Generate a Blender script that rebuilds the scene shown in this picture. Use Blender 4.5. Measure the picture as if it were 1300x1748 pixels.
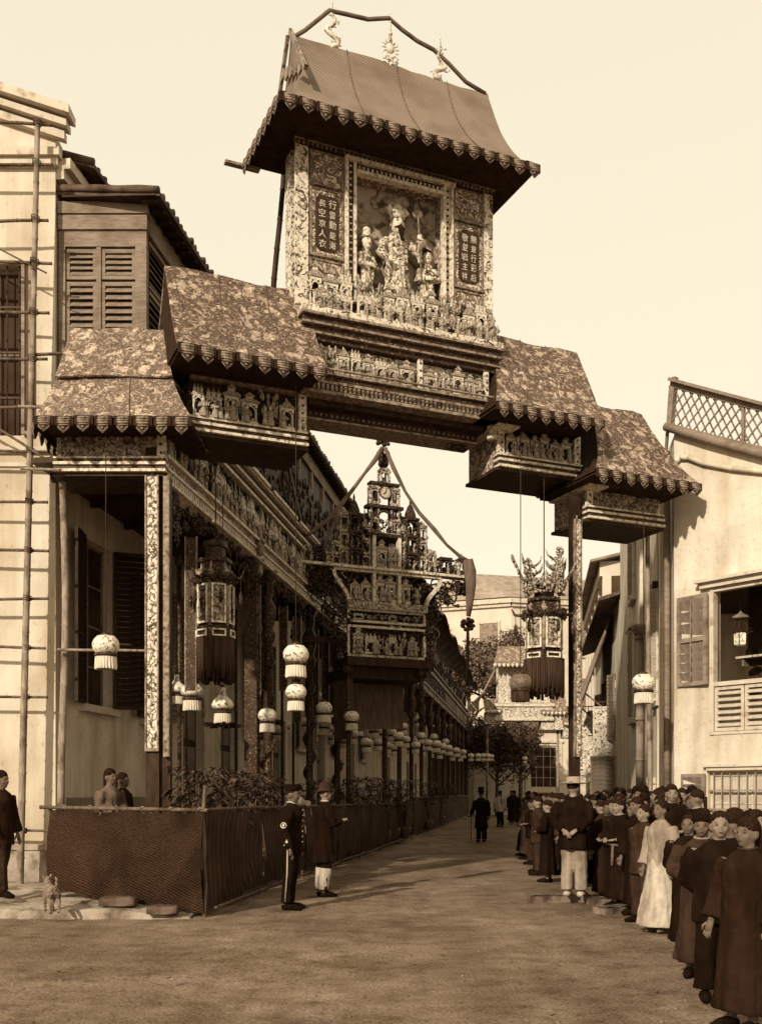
import bpy, math, random
from math import sin, cos, pi, radians as R
from mathutils import Vector, Matrix, noise
for o in list(bpy.data.objects): bpy.data.objects.remove(o)
scn = bpy.context.scene
col = scn.collection
# ------------------------------------------------------------------ camera
FPX, CX, HY, CAMH = 1750.0, 650.0, 1353.0, 1.6      # focal length in photo pixels, optical axis, horizon row, eye height
cd = bpy.data.cameras.new('camera'); cam = bpy.data.objects.new('camera', cd); col.objects.link(cam)
cam.location = (0, 0, CAMH); cam.rotation_euler = (R(90), 0, 0)
cd.sensor_fit = 'VERTICAL'; cd.sensor_height = 36.0; cd.sensor_width = 36.0
cd.lens = 36.0*FPX/1748.0; cd.shift_y = (HY-874.0)/1748.0
cd.clip_start = .1; cd.clip_end = 3000
scn.camera = cam
# ------------------------------------------------------------------ world, sun, exposure
SUNDIR = Vector((.43, .79, -.44)).normalized()       # the way the light travels
w = bpy.data.worlds.new('World'); scn.world = w; w.use_nodes = True
nt = w.node_tree; nt.nodes.clear()
sky = nt.nodes.new('ShaderNodeTexSky'); sky.sky_type = 'NISHITA'; sky.sun_disc = False
sky.sun_elevation = math.asin(-SUNDIR.z); sky.sun_rotation = math.atan2(-SUNDIR.x, -SUNDIR.y)
bw = nt.nodes.new('ShaderNodeRGBToBW'); pw = nt.nodes.new('ShaderNodeMath'); pw.operation = 'POWER'; pw.inputs[1].default_value = .10
mx = nt.nodes.new('ShaderNodeMix'); mx.data_type = 'RGBA'; mx.blend_type = 'MULTIPLY'; mx.inputs[0].default_value = 1
mx.inputs[7].default_value = (1, .90, .685, 1)      # the print is sepia: blue-sensitive plate, flat cream sky
bg = nt.nodes.new('ShaderNodeBackground'); bg.inputs[1].default_value = .64
wo = nt.nodes.new('ShaderNodeOutputWorld')
nt.links.new(sky.outputs[0], bw.inputs[0]); nt.links.new(bw.outputs[0], pw.inputs[0]); nt.links.new(pw.outputs[0], mx.inputs[6])
nt.links.new(mx.outputs[2], bg.inputs[0]); nt.links.new(bg.outputs[0], wo.inputs[0])
sl = bpy.data.lights.new('sun', 'SUN'); sl.energy = 3.5; sl.angle = R(1.2); sl.color = (1, .935, .81)
so = bpy.data.objects.new('sun', sl); col.objects.link(so); so.rotation_euler = SUNDIR.to_track_quat('-Z', 'Y').to_euler(); so.location = (-20, -30, 60)
vs = scn.view_settings; vs.view_transform = 'Standard'; vs.look = 'None'; vs.gamma = 1; vs.exposure = .50; vs.use_curve_mapping = False

# ------------------------------------------------------------------ helpers
def S(v):
    """sepia colour of luminance v: dark tones redder, light tones creamier"""
    v = min(v*1.36, .8)
    t = max(0, min(1, (math.log(v)-math.log(.015))/(math.log(.7)-math.log(.015))))
    g = .49+(.885-.49)*t; b = .285+(.69-.285)*t
    r = v/(.2126+.7152*g+.0722*b)
    return (min(r, 1), min(r*g, 1), min(r*b, 1), 1)

class MB:
    def __init__(s, M=None): s.v = []; s.f = []; s.m = []; s.sm = []; s.M = M
    def add(s, vs, fs, m=0, smooth=False):
        b = len(s.v)
        s.v += [tuple(s.M @ Vector(p)) for p in vs] if s.M else [tuple(p) for p in vs]
        for f in fs: s.f.append(tuple(b+i for i in f)); s.m.append(m); s.sm.append(smooth)
        return s
    def box(s, x0, x1, y0, y1, z0, z1, m=0):
        return s.add([(x0,y0,z0),(x1,y0,z0),(x1,y1,z0),(x0,y1,z0),(x0,y0,z1),(x1,y0,z1),(x1,y1,z1),(x0,y1,z1)],
              [(0,3,2,1),(4,5,6,7),(0,1,5,4),(1,2,6,5),(2,3,7,6),(3,0,4,7)], m)
    def bar(s, p, q, wd, dp, m=0, up=(0,0,1)):
        """a straight bar of width wd (along up-ish) and depth dp between p and q"""
        p = Vector(p); q = Vector(q); d = (q-p).normalized(); u = Vector(up)
        if abs(d.dot(u)) > .95: u = Vector((1,0,0))
        a = d.cross(u).normalized()*dp/2; b = a.cross(d).normalized()*wd/2
        vs = [p-a-b, p+a-b, p+a+b, p-a+b, q-a-b, q+a-b, q+a+b, q-a+b]
        return s.add(vs, [(0,3,2,1),(4,5,6,7),(0,1,5,4),(1,2,6,5),(2,3,7,6),(3,0,4,7)], m)
    def tube(s, pts, r, n=8, m=0, smooth=True, ell=None, caps=True):
        pts = [Vector(p) for p in pts]; k = len(pts)
        rs = r if isinstance(r, (list, tuple)) else [r]*k
        vs = []; fs = []
        ref = None
        for i, p in enumerate(pts):
            d = (pts[min(i+1, k-1)]-pts[max(i-1, 0)]).normalized()
            if ref is None: ref = Vector((1,0,0)) if abs(d.x) < .8 else Vector((0,1,0))
            a = (ref-d*ref.dot(d)).normalized(); ref = a; b = d.cross(a)
            e = ell[i] if isinstance(ell, list) else (ell or 1)
            for j in range(n):
                th = 2*pi*j/n; vs.append(p+a*cos(th)*rs[i]+b*sin(th)*rs[i]*e)
        for i in range(k-1):
            for j in range(n):
                j2 = (j+1) % n; fs.append((i*n+j, i*n+j2, (i+1)*n+j2, (i+1)*n+j))
        if caps:
            fs.append(tuple(reversed(range(n)))); fs.append(tuple(range((k-1)*n, k*n)))
        return s.add(vs, fs, m, smooth)
    def lathe(s, prof, n=12, c=(0,0,0), m=0, smooth=True, sx=1, sy=1, rot=0):
        vs = []; fs = []; k = len(prof)
        for r, z in prof:
            for j in range(n): th = 2*pi*j/n+rot; vs.append((c[0]+r*cos(th)*sx, c[1]+r*sin(th)*sy, c[2]+z))
        for i in range(k-1):
            for j in range(n): j2 = (j+1) % n; fs.append((i*n+j, i*n+j2, (i+1)*n+j2, (i+1)*n+j))
        fs.append(tuple(reversed(range(n)))); fs.append(tuple(range((k-1)*n, k*n)))
        return s.add(vs, fs, m, smooth)
    def blob(s, c, r, n=8, k=5, m=0, smooth=True, rot=None):
        rx, ry, rz = r if isinstance(r, (tuple, list)) else (r, r, r)
        vs = [Vector((0,0,-rz))]
        for i in range(1, k):
            ph = -pi/2+pi*i/k
            for j in range(n): th = 2*pi*j/n; vs.append(Vector((rx*cos(ph)*cos(th), ry*cos(ph)*sin(th), rz*sin(ph))))
        vs.append(Vector((0,0,rz))); fs = []
        for j in range(n): fs.append((0, 1+(j+1) % n, 1+j))
        for i in range(k-2):
            for j in range(n): j2 = (j+1) % n; a = 1+i*n; fs.append((a+j, a+j2, a+n+j2, a+n+j))
        a = 1+(k-2)*n; t = len(vs)-1
        for j in range(n): fs.append((a+j, a+(j+1) % n, t))
        c = Vector(c)
        if rot: vs = [rot @ p for p in vs]
        return s.add([p+c for p in vs], fs, m, smooth)
    def prism(s, poly, y0, y1, m=0):
        """poly in x,z extruded from y0 (front) to y1"""
        n = len(poly); vs = [(x, y0, z) for x, z in poly]+[(x, y1, z) for x, z in poly]
        fs = [tuple(range(n)), tuple(reversed(range(n, 2*n)))]+[(i+n, (i+1) % n+n, (i+1) % n, i) for i in range(n)]
        return s.add(vs, fs, m)
    def grid(s, fn, nu, nv, m=0, smooth=True, flip=False):
        vs = [fn(i/nu, j/nv) for j in range(nv+1) for i in range(nu+1)]; fs = []
        for j in range(nv):
            for i in range(nu):
                a = j*(nu+1)+i; q = (a, a+1, a+nu+2, a+nu+1); fs.append(q[::-1] if flip else q)
        return s.add(vs, fs, m, smooth)
    def sheet(s, fn, nu, nv, th, m=0, nrm=(0,1,0)):
        """a cloth or slab with thickness th: fn gives the face, nrm the way to the back"""
        n = Vector(nrm)*th
        s.grid(lambda u, v: Vector(fn(u, v)), nu, nv, m); s.grid(lambda u, v: Vector(fn(u, v))+n, nu, nv, m, flip=True)
        for a, fx in ((0, lambda t, e: (t, 0)), (1, lambda t, e: (t, 1)), (2, lambda t, e: (0, t)), (3, lambda t, e: (1, t))):
            k = nu if a < 2 else nv
            s.grid(lambda t, e: Vector(fn(*fx(t, e)))+n*e, k, 1, m, False, flip=a in (0, 3))
        return s
    def mesh(s, name, mats):
        me = bpy.data.meshes.new(name); me.from_pydata(s.v, [], s.f)
        for x in (mats if isinstance(mats, (list, tuple)) else [mats]): me.materials.append(x)
        me.polygons.foreach_set('material_index', s.m); me.polygons.foreach_set('use_smooth', s.sm)
        me.update(); return me
    def build(s, name, mats, parent=None, **k): return obj(name, s.mesh(name, mats), parent, **k)

def obj(name, me, parent=None, loc=None, rz=0, sc=None, rot=None, kind=None):
    o = bpy.data.objects.new(name, me); col.objects.link(o)
    if parent: o.parent = parent
    if loc is not None: o.location = loc
    if rot is not None: o.rotation_euler = rot
    elif rz: o.rotation_euler = (0, 0, rz)
    if sc is not None: o.scale = sc if isinstance(sc, (tuple, list)) else (sc, sc, sc)
    if kind: o['kind'] = kind
    return o
def tag(o, label, cat, group=None, kind=None):
    o['label'] = label; o['category'] = cat
    if group: o['group'] = group
    if kind: o['kind'] = kind
    return o
def struct(o): o['kind'] = 'structure'; return o
def empty(name, loc, rz=0): return obj(name, None, None, loc, rz)
def setmat(o, *mats):
    for i, m in enumerate(mats):
        o.material_slots[i].link = 'OBJECT'; o.material_slots[i].material = m
def remesh(mb, name, mat, vox=.02, smooth=2, fold=None):
    """fuse overlapping closed shapes into one continuous skin"""
    t = bpy.data.objects.new('tmp', mb.mesh('tmp', mat)); col.objects.link(t)
    md = t.modifiers.new('r', 'REMESH'); md.mode = 'VOXEL'; md.voxel_size = vox; md.use_smooth_shade = True
    if smooth: sm = t.modifiers.new('s', 'SMOOTH'); sm.factor = .5; sm.iterations = smooth
    dg = bpy.context.evaluated_depsgraph_get()
    me = bpy.data.meshes.new_from_object(t.evaluated_get(dg)); me.name = name
    bpy.data.objects.remove(t)
    if fold:
        for v in me.vertices: v.co = fold(v.co)
    me.materials.clear(); me.materials.append(mat)
    return me
class Frame:
    """a vertical plane standing on the ground: x along it, y behind it, z up; pix() puts a photo pixel on it"""
    def __init__(s, ox, oy, ux, uy):
        l = math.hypot(ux, uy); s.o = Vector((ox, oy, 0)); s.u = Vector((ux/l, uy/l, 0)); s.n = Vector((-uy/l, ux/l, 0)); s.rz = math.atan2(uy, ux)
    def pix(s, px, py, t=0):
        a = Vector(((px-CX)/FPX, 1, 0)); d = (t+s.o.dot(s.n))/a.dot(s.n)
        return (a*d-s.o).dot(s.u), CAMH+(HY-py)/FPX*d
    def w(s, x, y, z): return s.o+s.u*x+s.n*y+Vector((0,0,z))
    def empty(s, name): return empty(name, s.o, s.rz)
def ground_at(px, py, z=0):
    d = (CAMH-z)*FPX/(py-HY); return Vector(((px-CX)/FPX*d, d, z))
def at(px, py, d): return Vector(((px-CX)/FPX*d, d, CAMH+(HY-py)/FPX*d))

# ------------------------------------------------------------------ materials
def mat(name, lo, hi=None, scale=3.0, detail=6, rough=.85, bump=0, bscale=None, ramp=(.35, .65), dist=0, kind='noise', vscale=(1,1,1), spec=.3, coord='Object', metal=0):
    m = bpy.data.materials.new(name); m.use_nodes = True; t = m.node_tree; n = t.nodes; L = t.links
    b = n['Principled BSDF']; b.inputs['Roughness'].default_value = rough; b.inputs['Specular IOR Level'].default_value = spec*.5; b.inputs['Specular Tint'].default_value = (1, .74, .45, 1); b.inputs['Metallic'].default_value = metal
    hi = hi or lo
    tc = n.new('ShaderNodeTexCoord'); mp = n.new('ShaderNodeMapping'); mp.inputs['Scale'].default_value = vscale
    L.new(tc.outputs[coord], mp.inputs[0])
    if kind == 'noise':
        tx = n.new('ShaderNodeTexNoise'); tx.inputs['Scale'].default_value = scale; tx.inputs['Detail'].default_value = detail; tx.inputs['Distortion'].default_value = dist
        L.new(mp.outputs[0], tx.inputs[0]); fac = tx.outputs[0]
    else:
        tx = n.new('ShaderNodeTexWave'); tx.bands_direction = 'DIAGONAL' if name.startswith(('roof_m', 'mat_w')) else 'X'; tx.inputs['Scale'].default_value = scale; tx.inputs['Distortion'].default_value = dist; tx.inputs['Detail'].default_value = 3
        L.new(mp.outputs[0], tx.inputs[0]); fac = tx.outputs['Fac']
    cr = n.new('ShaderNodeValToRGB'); e = cr.color_ramp.elements
    e[0].position, e[1].position = ramp; e[0].color = S(lo); e[1].color = S(hi)
    L.new(fac, cr.inputs[0]); L.new(cr.outputs[0], b.inputs['Base Color'])
    if bump:
        bp = n.new('ShaderNodeBump'); bp.inputs['Strength'].default_value = bump; bp.inputs['Distance'].default_value = .02
        if bscale:
            t2 = n.new('ShaderNodeTexNoise'); t2.inputs['Scale'].default_value = bscale; t2.inputs['Detail'].default_value = 5; L.new(mp.outputs[0], t2.inputs[0]); L.new(t2.outputs[0], bp.inputs['Height'])
        else: L.new(fac, bp.inputs['Height'])
        L.new(bp.outputs[0], b.inputs['Normal'])
    m['bsdf'] = 1
    return m
def overlay(m, lo, hi, scale, ramp, mode='MULTIPLY', fac=1.0, vscale=(1,1,1), dist=0, detail=4, vor=False, lum=None):
    """a second layer of colour (stain, print, weave) over a material"""
    t = m.node_tree; n = t.nodes; L = t.links; b = n['Principled BSDF']; src = b.inputs['Base Color'].links[0].from_socket
    tc = n.new('ShaderNodeTexCoord'); mp = n.new('ShaderNodeMapping'); mp.inputs['Scale'].default_value = vscale; L.new(tc.outputs['Object'], mp.inputs[0])
    if vor:
        nz = n.new('ShaderNodeTexNoise'); nz.inputs['Scale'].default_value = scale*.6; nz.inputs['Detail'].default_value = 3; L.new(mp.outputs[0], nz.inputs[0])
        ad = n.new('ShaderNodeMix'); ad.data_type = 'RGBA'; ad.inputs[0].default_value = dist; L.new(mp.outputs[0], ad.inputs[6]); L.new(nz.outputs['Color'], ad.inputs[7])
        tx = n.new('ShaderNodeTexVoronoi'); tx.inputs['Scale'].default_value = scale; L.new(ad.outputs[2], tx.inputs[0]); f = tx.outputs['Distance']
    else:
        tx = n.new('ShaderNodeTexNoise'); tx.inputs['Scale'].default_value = scale; tx.inputs['Detail'].default_value = detail; tx.inputs['Distortion'].default_value = dist; L.new(mp.outputs[0], tx.inputs[0]); f = tx.outputs[0]
    cr = n.new('ShaderNodeValToRGB'); e = cr.color_ramp.elements; e[0].position, e[1].position = ramp
    e[0].color = lo if isinstance(lo, tuple) else (lo, lo, lo, 1); e[1].color = hi if isinstance(hi, tuple) else (hi, hi, hi, 1)
    L.new(f, cr.inputs[0])
    mi = n.new('ShaderNodeMix'); mi.data_type = 'RGBA'; mi.blend_type = mode; mi.inputs[0].default_value = fac
    L.new(src, mi.inputs[6]); L.new(cr.outputs[0], mi.inputs[7]); L.new(mi.outputs[2], b.inputs['Base Color'])
    return m
W1 = (1,1,1,1)
PLASTER = overlay(overlay(mat('plaster', .33, .41, 1.3, 8, bump=.25, bscale=18), (.68,.6,.5,1), W1, .9, (.28, .58), vscale=(1.6,1.6,.45)), (.72,.66,.58,1), W1, 14, (.25, .40), vscale=(1,1,.5), detail=8)
overlay(PLASTER, (.84,.79,.72,1), W1, 1.0, (.30, .52), vscale=(3.5,3.5,.3), detail=9)
PLASTER2 = overlay(overlay(mat('plaster_street', .34, .43, 1.6, 8, bump=.35, bscale=22), (.76,.70,.62,1), W1, .9, (.28, .60), vscale=(2.0,2.0,.5), detail=8), (.80,.75,.68,1), W1, 11, (.26, .44), detail=9)
overlay(PLASTER2, (.74,.68,.6,1), W1, 1.0, (.30, .52), vscale=(3.0,3.0,.4), detail=10)
STUCCO_FAR = mat('plaster_far', .30, .36, .8, 5)
TRIM = overlay(mat('painted_trim', .29, .35, 4, 6, bump=.15, bscale=30), (.6,.5,.4,1), W1, 5, (.3, .45))
WOODG = overlay(mat('grey_wood', .10, .15, 6, 7, vscale=(1,1,6), bump=.3, rough=.7), (.6,.55,.5,1), W1, 2.2, (.3, .55))
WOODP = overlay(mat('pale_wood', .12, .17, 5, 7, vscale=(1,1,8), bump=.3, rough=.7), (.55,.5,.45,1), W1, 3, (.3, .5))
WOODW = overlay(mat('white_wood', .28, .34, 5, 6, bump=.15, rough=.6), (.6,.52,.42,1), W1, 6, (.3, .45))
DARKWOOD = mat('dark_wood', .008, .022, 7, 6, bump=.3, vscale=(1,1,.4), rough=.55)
BAMBOO = overlay(mat('bamboo', .10, .19, 5, 5, vscale=(4,4,.8), rough=.6), (.5,.45,.4,1), W1, 3, (.35, .5))
OLDBAM = overlay(mat('old_bamboo', .045, .085, 5, 5, vscale=(4,4,.8), rough=.7), (.5,.45,.4,1), W1, 3, (.35, .5))
TILE = mat('roof_tile', .025, .07, 5, 6, bump=.5, rough=.9)
IRON = mat('iron', .012, .03, 20, 3, rough=.5)
EARTH = overlay(overlay(overlay(mat('earth_road', .118, .158, 2.0, 12, bump=.6, bscale=40, rough=1, spec=.1, dist=.3), (.68,.64,.6,1), W1, 3.2, (.26, .56), vscale=(.8,1,1), detail=11), (.7,.66,.62,1), (1.12,1.1,1.08,1), .45, (.36, .64), detail=6), (.52,.49,.46,1), (1.22,1.2,1.18,1), 38, (.30, .64), detail=6)
overlay(EARTH, (.68,.66,.64,1), W1, 7, (.27, .46), detail=9)
overlay(EARTH, (.86,.84,.82,1), (1.04,1.04,1.03,1), 1.0, (.36, .60), vscale=(2.6,.3,1), detail=7)
PAVE = overlay(mat('pavement', .12, .24, 2.2, 10, bump=.9, bscale=14, rough=1, spec=.1), (.45,.4,.34,1), W1, 4, (.34, .5))
STONE = overlay(mat('stone', .12, .22, 5, 8, bump=.6, bscale=25, rough=1), (.5,.45,.4,1), W1, 3, (.3, .5))
# dragon and flower brocade on the cloth roofs: flat print
def brocade(name, ground, pale, sc):
    m = mat(name, ground*.8, ground*1.2, 26, 3, bump=.25, rough=.75, spec=.35)
    overlay(m, S(pale)[:3]+(1,), (0,0,0,1), sc, (.30, .36), 'ADD', .75, vscale=(1,1,1), dist=.34, vor=True)
    overlay(m, S(pale*.7)[:3]+(1,), (0,0,0,1), sc*2.2, (.22, .27), 'ADD', .6, dist=.25, vor=True)
    overlay(m, (0,0,0,1), S(pale*.8)[:3]+(1,), sc*.8, (.57, .60), 'ADD', .8, dist=3.4, detail=1)
    overlay(m, (.5,.47,.44,1), W1, sc*1.2, (.44, .48), 'MULTIPLY', .8, dist=3.5, detail=1)
    return m
BROCADE = brocade('brocade', .058, .175, 6.4)
BROCADE2 = brocade('brocade_pale', .085, .18, 7.0)
MATROOF = overlay(mat('roof_matting', .098, .142, 5.5, 2, kind='wave', dist=2.5, bump=.25, rough=.9, vscale=(1,1.4,1)), (.7,.66,.62,1), W1, 1.6, (.3, .6))
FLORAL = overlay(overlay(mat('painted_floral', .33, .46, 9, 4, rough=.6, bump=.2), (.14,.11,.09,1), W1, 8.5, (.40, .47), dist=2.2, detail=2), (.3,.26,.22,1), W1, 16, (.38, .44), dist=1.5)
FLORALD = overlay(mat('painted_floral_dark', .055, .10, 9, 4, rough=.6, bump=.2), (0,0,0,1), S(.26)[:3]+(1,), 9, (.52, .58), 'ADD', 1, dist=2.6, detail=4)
CARVED = overlay(mat('carved_dark', .007, .030, 22, 5, bump=.9, rough=.45, ramp=(.4,.7)), (0,0,0,1), S(.16)[:3]+(1,), 34, (.61, .69), 'ADD', 1, dist=1)
CARVEDM = overlay(mat('carved_gilt', .08, .34, 16, 5, bump=.7, rough=.5), (.3,.25,.2,1), W1, 24, (.38, .5))
GILT = overlay(mat('gilt_pale', .30, .46, 12, 5, bump=.4, rough=.45), (.4,.34,.28,1), W1, 18, (.36, .48))
GILTD = overlay(mat('gilt_dull', .085, .18, 12, 5, bump=.4, rough=.45), (.4,.34,.28,1), W1, 16, (.36, .5))
LACQ = overlay(mat('lacquer', .010, .024, 8, 5, rough=.4, bump=.2), (0,0,0,1), S(.10)[:3]+(1,), 28, (.6, .66), 'ADD', 1)
SHADE = mat('dark_lining', .008, .016, 8, 3, rough=.95)  # near-black: shade of eave undersides and gaps between valance tabs put into colour
INK = mat('couplet_board', .014, .026, 14, 4, rough=.6)
GLOBE = overlay(mat('lantern_globe', .40, .50, 6, 4, rough=.35), (.30,.26,.22,1), W1, 13, (.40, .48), dist=2, detail=3)
GLOBED = overlay(mat('lantern_globe_dark', .07, .14, 6, 4, rough=.35), (.5,.45,.4,1), W1, 9, (.36, .5), dist=2)
FRINGE = mat('pale_fringe', .30, .42, 40, 2, kind='wave', rough=.8, vscale=(1,1,.02))
FRINGED = mat('dark_fringe', .010, .028, 30, 2, rough=.9, vscale=(1,1,.05))
SASH = mat('sash_cloth', .05, .09, 9, 4, rough=.9, vscale=(1,1,.3))
WEAVE = mat('mat_weave', .011, .016, 11, 2, kind='wave', dist=1.6, bump=.55, rough=.8, vscale=(1,1,1.6))
overlay(WEAVE, (.45,.43,.4,1), (1.9,1.8,1.7,1), .9, (.36, .70), dist=.8)
overlay(WEAVE, (.4,.4,.4,1), (1.2,1.2,1.2,1), 34, (.35, .6), vscale=(1,1,3), detail=2)
WEAVE2 = mat('mat_reed', .016, .028, 10, 3, kind='wave', dist=1.2, bump=.7, rough=.85, vscale=(1,1,.05))
overlay(WEAVE2, (.6,.56,.52,1), (1.35,1.3,1.25,1), 1.4, (.35, .68))
LEAF = mat('leaf', .018, .05, 3, 4, rough=.5)
LEAFT = mat('tree_leaf', .035, .085, 1.2, 5, rough=.6)
BARK = mat('bark', .03, .07, 8, 5, bump=.6, vscale=(1,1,.3))
POT = mat('glazed_pot', .03, .06, 5, 4, rough=.35)
SKIN = mat('skin', .06, .085, 6, 3, rough=.55)
SKINP = mat('skin_pale', .10, .14, 6, 3, rough=.55)
HAIR = mat('hair', .006, .013, 60, 3, rough=.95, spec=.05, bump=.8, vscale=(1,1,.3))
FEAT = mat('face_marks', .02, .03, 10, 2)
def cloth(name, v): return overlay(mat(name, v*.85, v*1.15, 7, 5, rough=.95, bump=.8, bscale=14, spec=.1), (.55,.52,.48,1), W1, 4, (.32, .6), vscale=(2,2,.35), detail=7)
C_BLACK, C_DARK, C_MID, C_PALE, C_WHITE = cloth('cloth_black', .0055), cloth('cloth_dark', .010), cloth('cloth_mid', .020), cloth('cloth_pale', .075), cloth('cloth_white', .27)
C_CREAM = cloth('cloth_cream', .17)
STRAW = mat('straw', .13, .2, 20, 3, kind='wave', rough=.8)
GLASS = mat('pane', .012, .03, 1.5, 3, rough=.7, spec=.05)
CURTAIN = mat('blind', .22, .30, 3, 3)
FUR = mat('fur', .07, .14, 12, 4, rough=.95, bump=.4)
STATP = overlay(overlay(mat('statue_paint', .30, .40, 7, 4, rough=.5), (.12,.1,.08,1), W1, 9, (.42, .48), dist=1.8, detail=3), (.4,.35,.3,1), W1, 26, (.42, .5), detail=2)
STATF = mat('statue_face', .34, .40, 5, 2, rough=.45)
BACKD = overlay(mat('niche_backdrop', .15, .22, 3, 4, rough=.8), (.28,.24,.2,1), W1, 3.6, (.40, .50), dist=1.0, detail=2)
# ================================================================== the setting
GATE = Frame(-3.13, 14.4, .9162, .4008)      # the gate crosses the street at a slant
ST = Frame(-3.13, 14.4, .1474, .9891)        # the colonnade runs up the street on the left
PAV = Frame(-1.8, 23.4, .9162, .4008)        # carved front half way up the colonnade
RN = Frame(5.16, 18.07, .638, -.77)          # front of the near house on the right
RS = Frame(5.16, 18.07, .1474, .9891)        # its side along the street (house lies at negative y)
rnd = random.Random(5)
def axis(lo, hi, dl, dh, step, grow=1.35):
    a = [dl]
    while a[-1] < dh: a.append(a[-1]+step)
    s = step; x = a[-1]
    while x < hi: s *= grow; x += s; a.append(min(x, hi))
    s = step; x = a[0]
    while x > lo: s *= grow; x -= s; a.insert(0, max(x, lo))
    return a
def gz(x, y):
    k = max(0, 1-max(0, abs(x)-9)/6)*max(0, 1-max(0, y-60)/30)
    if k == 0: return -.02
    z = .018*noise.noise((x*.4, y*.4, 1))+.006*noise.noise((x*1.9, y*1.9, 4))+.009*noise.noise((x*6, y*5, 9))+.005*noise.noise((x*13, y*11, 2))
    for xr in (.2, 1.7): z -= .022*math.exp(-((x-xr-.149*(y-12)-.25*sin(y*.2))/.11)**2)*(.6+.4*noise.noise((x, y*.4, 3)))
    return (z-.02)*k
xs = axis(-900, 900, -5, 5.5, .11); ys = axis(-60, 1800, 4, 30, .14, 1.16)
g = MB(); n = len(xs)
g.add([(x, y, gz(x, y)) for y in ys for x in xs], [(j*n+i, j*n+i+1, (j+1)*n+i+1, (j+1)*n+i) for j in range(len(ys)-1) for i in range(n-1)], 0, True)
struct(g.build('ground', EARTH))
pb = MB(); rp_ = random.Random(77)
for i in range(260):
    y = 5.2+rp_.random()**1.5*22; x = rp_.uniform(-.38*y, .36*y)
    if y > 13 and x < -2.1+.149*(y-13): continue
    s_ = rp_.uniform(.006, .022); pb.blob((x, y, gz(x, y)+s_*.2), (s_*rp_.uniform(.8, 1.8), s_, s_*.6), 5, 3, rot=Matrix.Rotation(rp_.uniform(0, 3), 3, 'Z'))
o = pb.build('pebbles', EARTH, kind='stuff'); o['label'] = 'small pebbles and clods scattered over the earth road'; o['category'] = 'pebbles'
lt = MB()
for i in range(170):
    y = 5.2+rp_.random()**1.4*20; x = rp_.uniform(-.36*y, .36*y)
    if y > 12.8 and x < -2.1+.149*(y-13): continue
    a = rp_.uniform(0, 3.14); L = rp_.uniform(.02, .09); z = gz(x, y)+.008
    lt.bar((x, y, z), (x+L*cos(a), y+L*sin(a), z+rp_.uniform(-.002, .012)), .005, .007)
o = lt.build('straw_litter', OLDBAM, kind='stuff'); o['label'] = 'bits of straw and litter strewn over the earth road'; o['category'] = 'litter'
# pavement in front of the corner house, with a broken edge, and the raised walk under the colonnade
def pz(u, v):
    x = -14+u*11.55; edge = 13.18+.10*noise.noise((x*.9, 2, 0))+.05*noise.noise((x*4, 7, 0))
    y = edge+v*(15.9-edge)
    z = .10+.15*min(1, v*1.3)+.025*noise.noise((x*2, y*2, 5))
    if u > .93: z -= (u-.93)/.07*.09
    return (x, y, z-.01)
p = MB(); p.sheet(pz, 90, 18, -.30, nrm=(0,0,1)); struct(p.build('pavement', PAVE))
p = MB(Matrix.Translation(ST.o) @ Matrix.Rotation(ST.rz, 4, 'Z'))
p.box(.2, 62, -.72, 3.2, -.2, .13); struct(p.build('colonnade_walk', STONE))
p = MB(Matrix.Translation(RS.o) @ Matrix.Rotation(RS.rz, 4, 'Z')); p.box(-6, 30, -3.6, .95, -.2, .11); struct(p.build('right_pavement', PAVE))
KERB = overlay(mat('kerb_stone', .06, .13, 6, 9, bump=.8, bscale=22, rough=1, spec=.1), (.4,.36,.32,1), W1, 3, (.3, .55), detail=8)
for (px, py, ln, rz) in ((955, 1537, .92, .05), (1060, 1556, .8, .5), (1035, 1542, .55, .2)):
    c = ground_at(px, py); b = MB()
    b.grid(lambda u, v: ((u-.5)*ln, -.13+.27*v, .085+.02*noise.noise((u*6, v*4, px))), 12, 4); b.box(-ln/2, ln/2, -.13, .14, -.06, .075)
    for i, v in enumerate(b.v): b.v[i] = (v[0]+.02*noise.noise((v[0]*9, v[1]*9, px)), v[1]+.03*noise.noise((v[0]*7, v[2]*9, px)), v[2])
    tag(b.build('kerb_stone', KERB, loc=(c.x, c.y, 0), rz=rz), {955: 'long pale kerb stone on the road under the straw-hatted man', 1060: 'worn kerb stone lying aslant beside the white-robed woman', 1035: 'short kerb stone beside the long pale one'}[px], 'stone')

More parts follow.
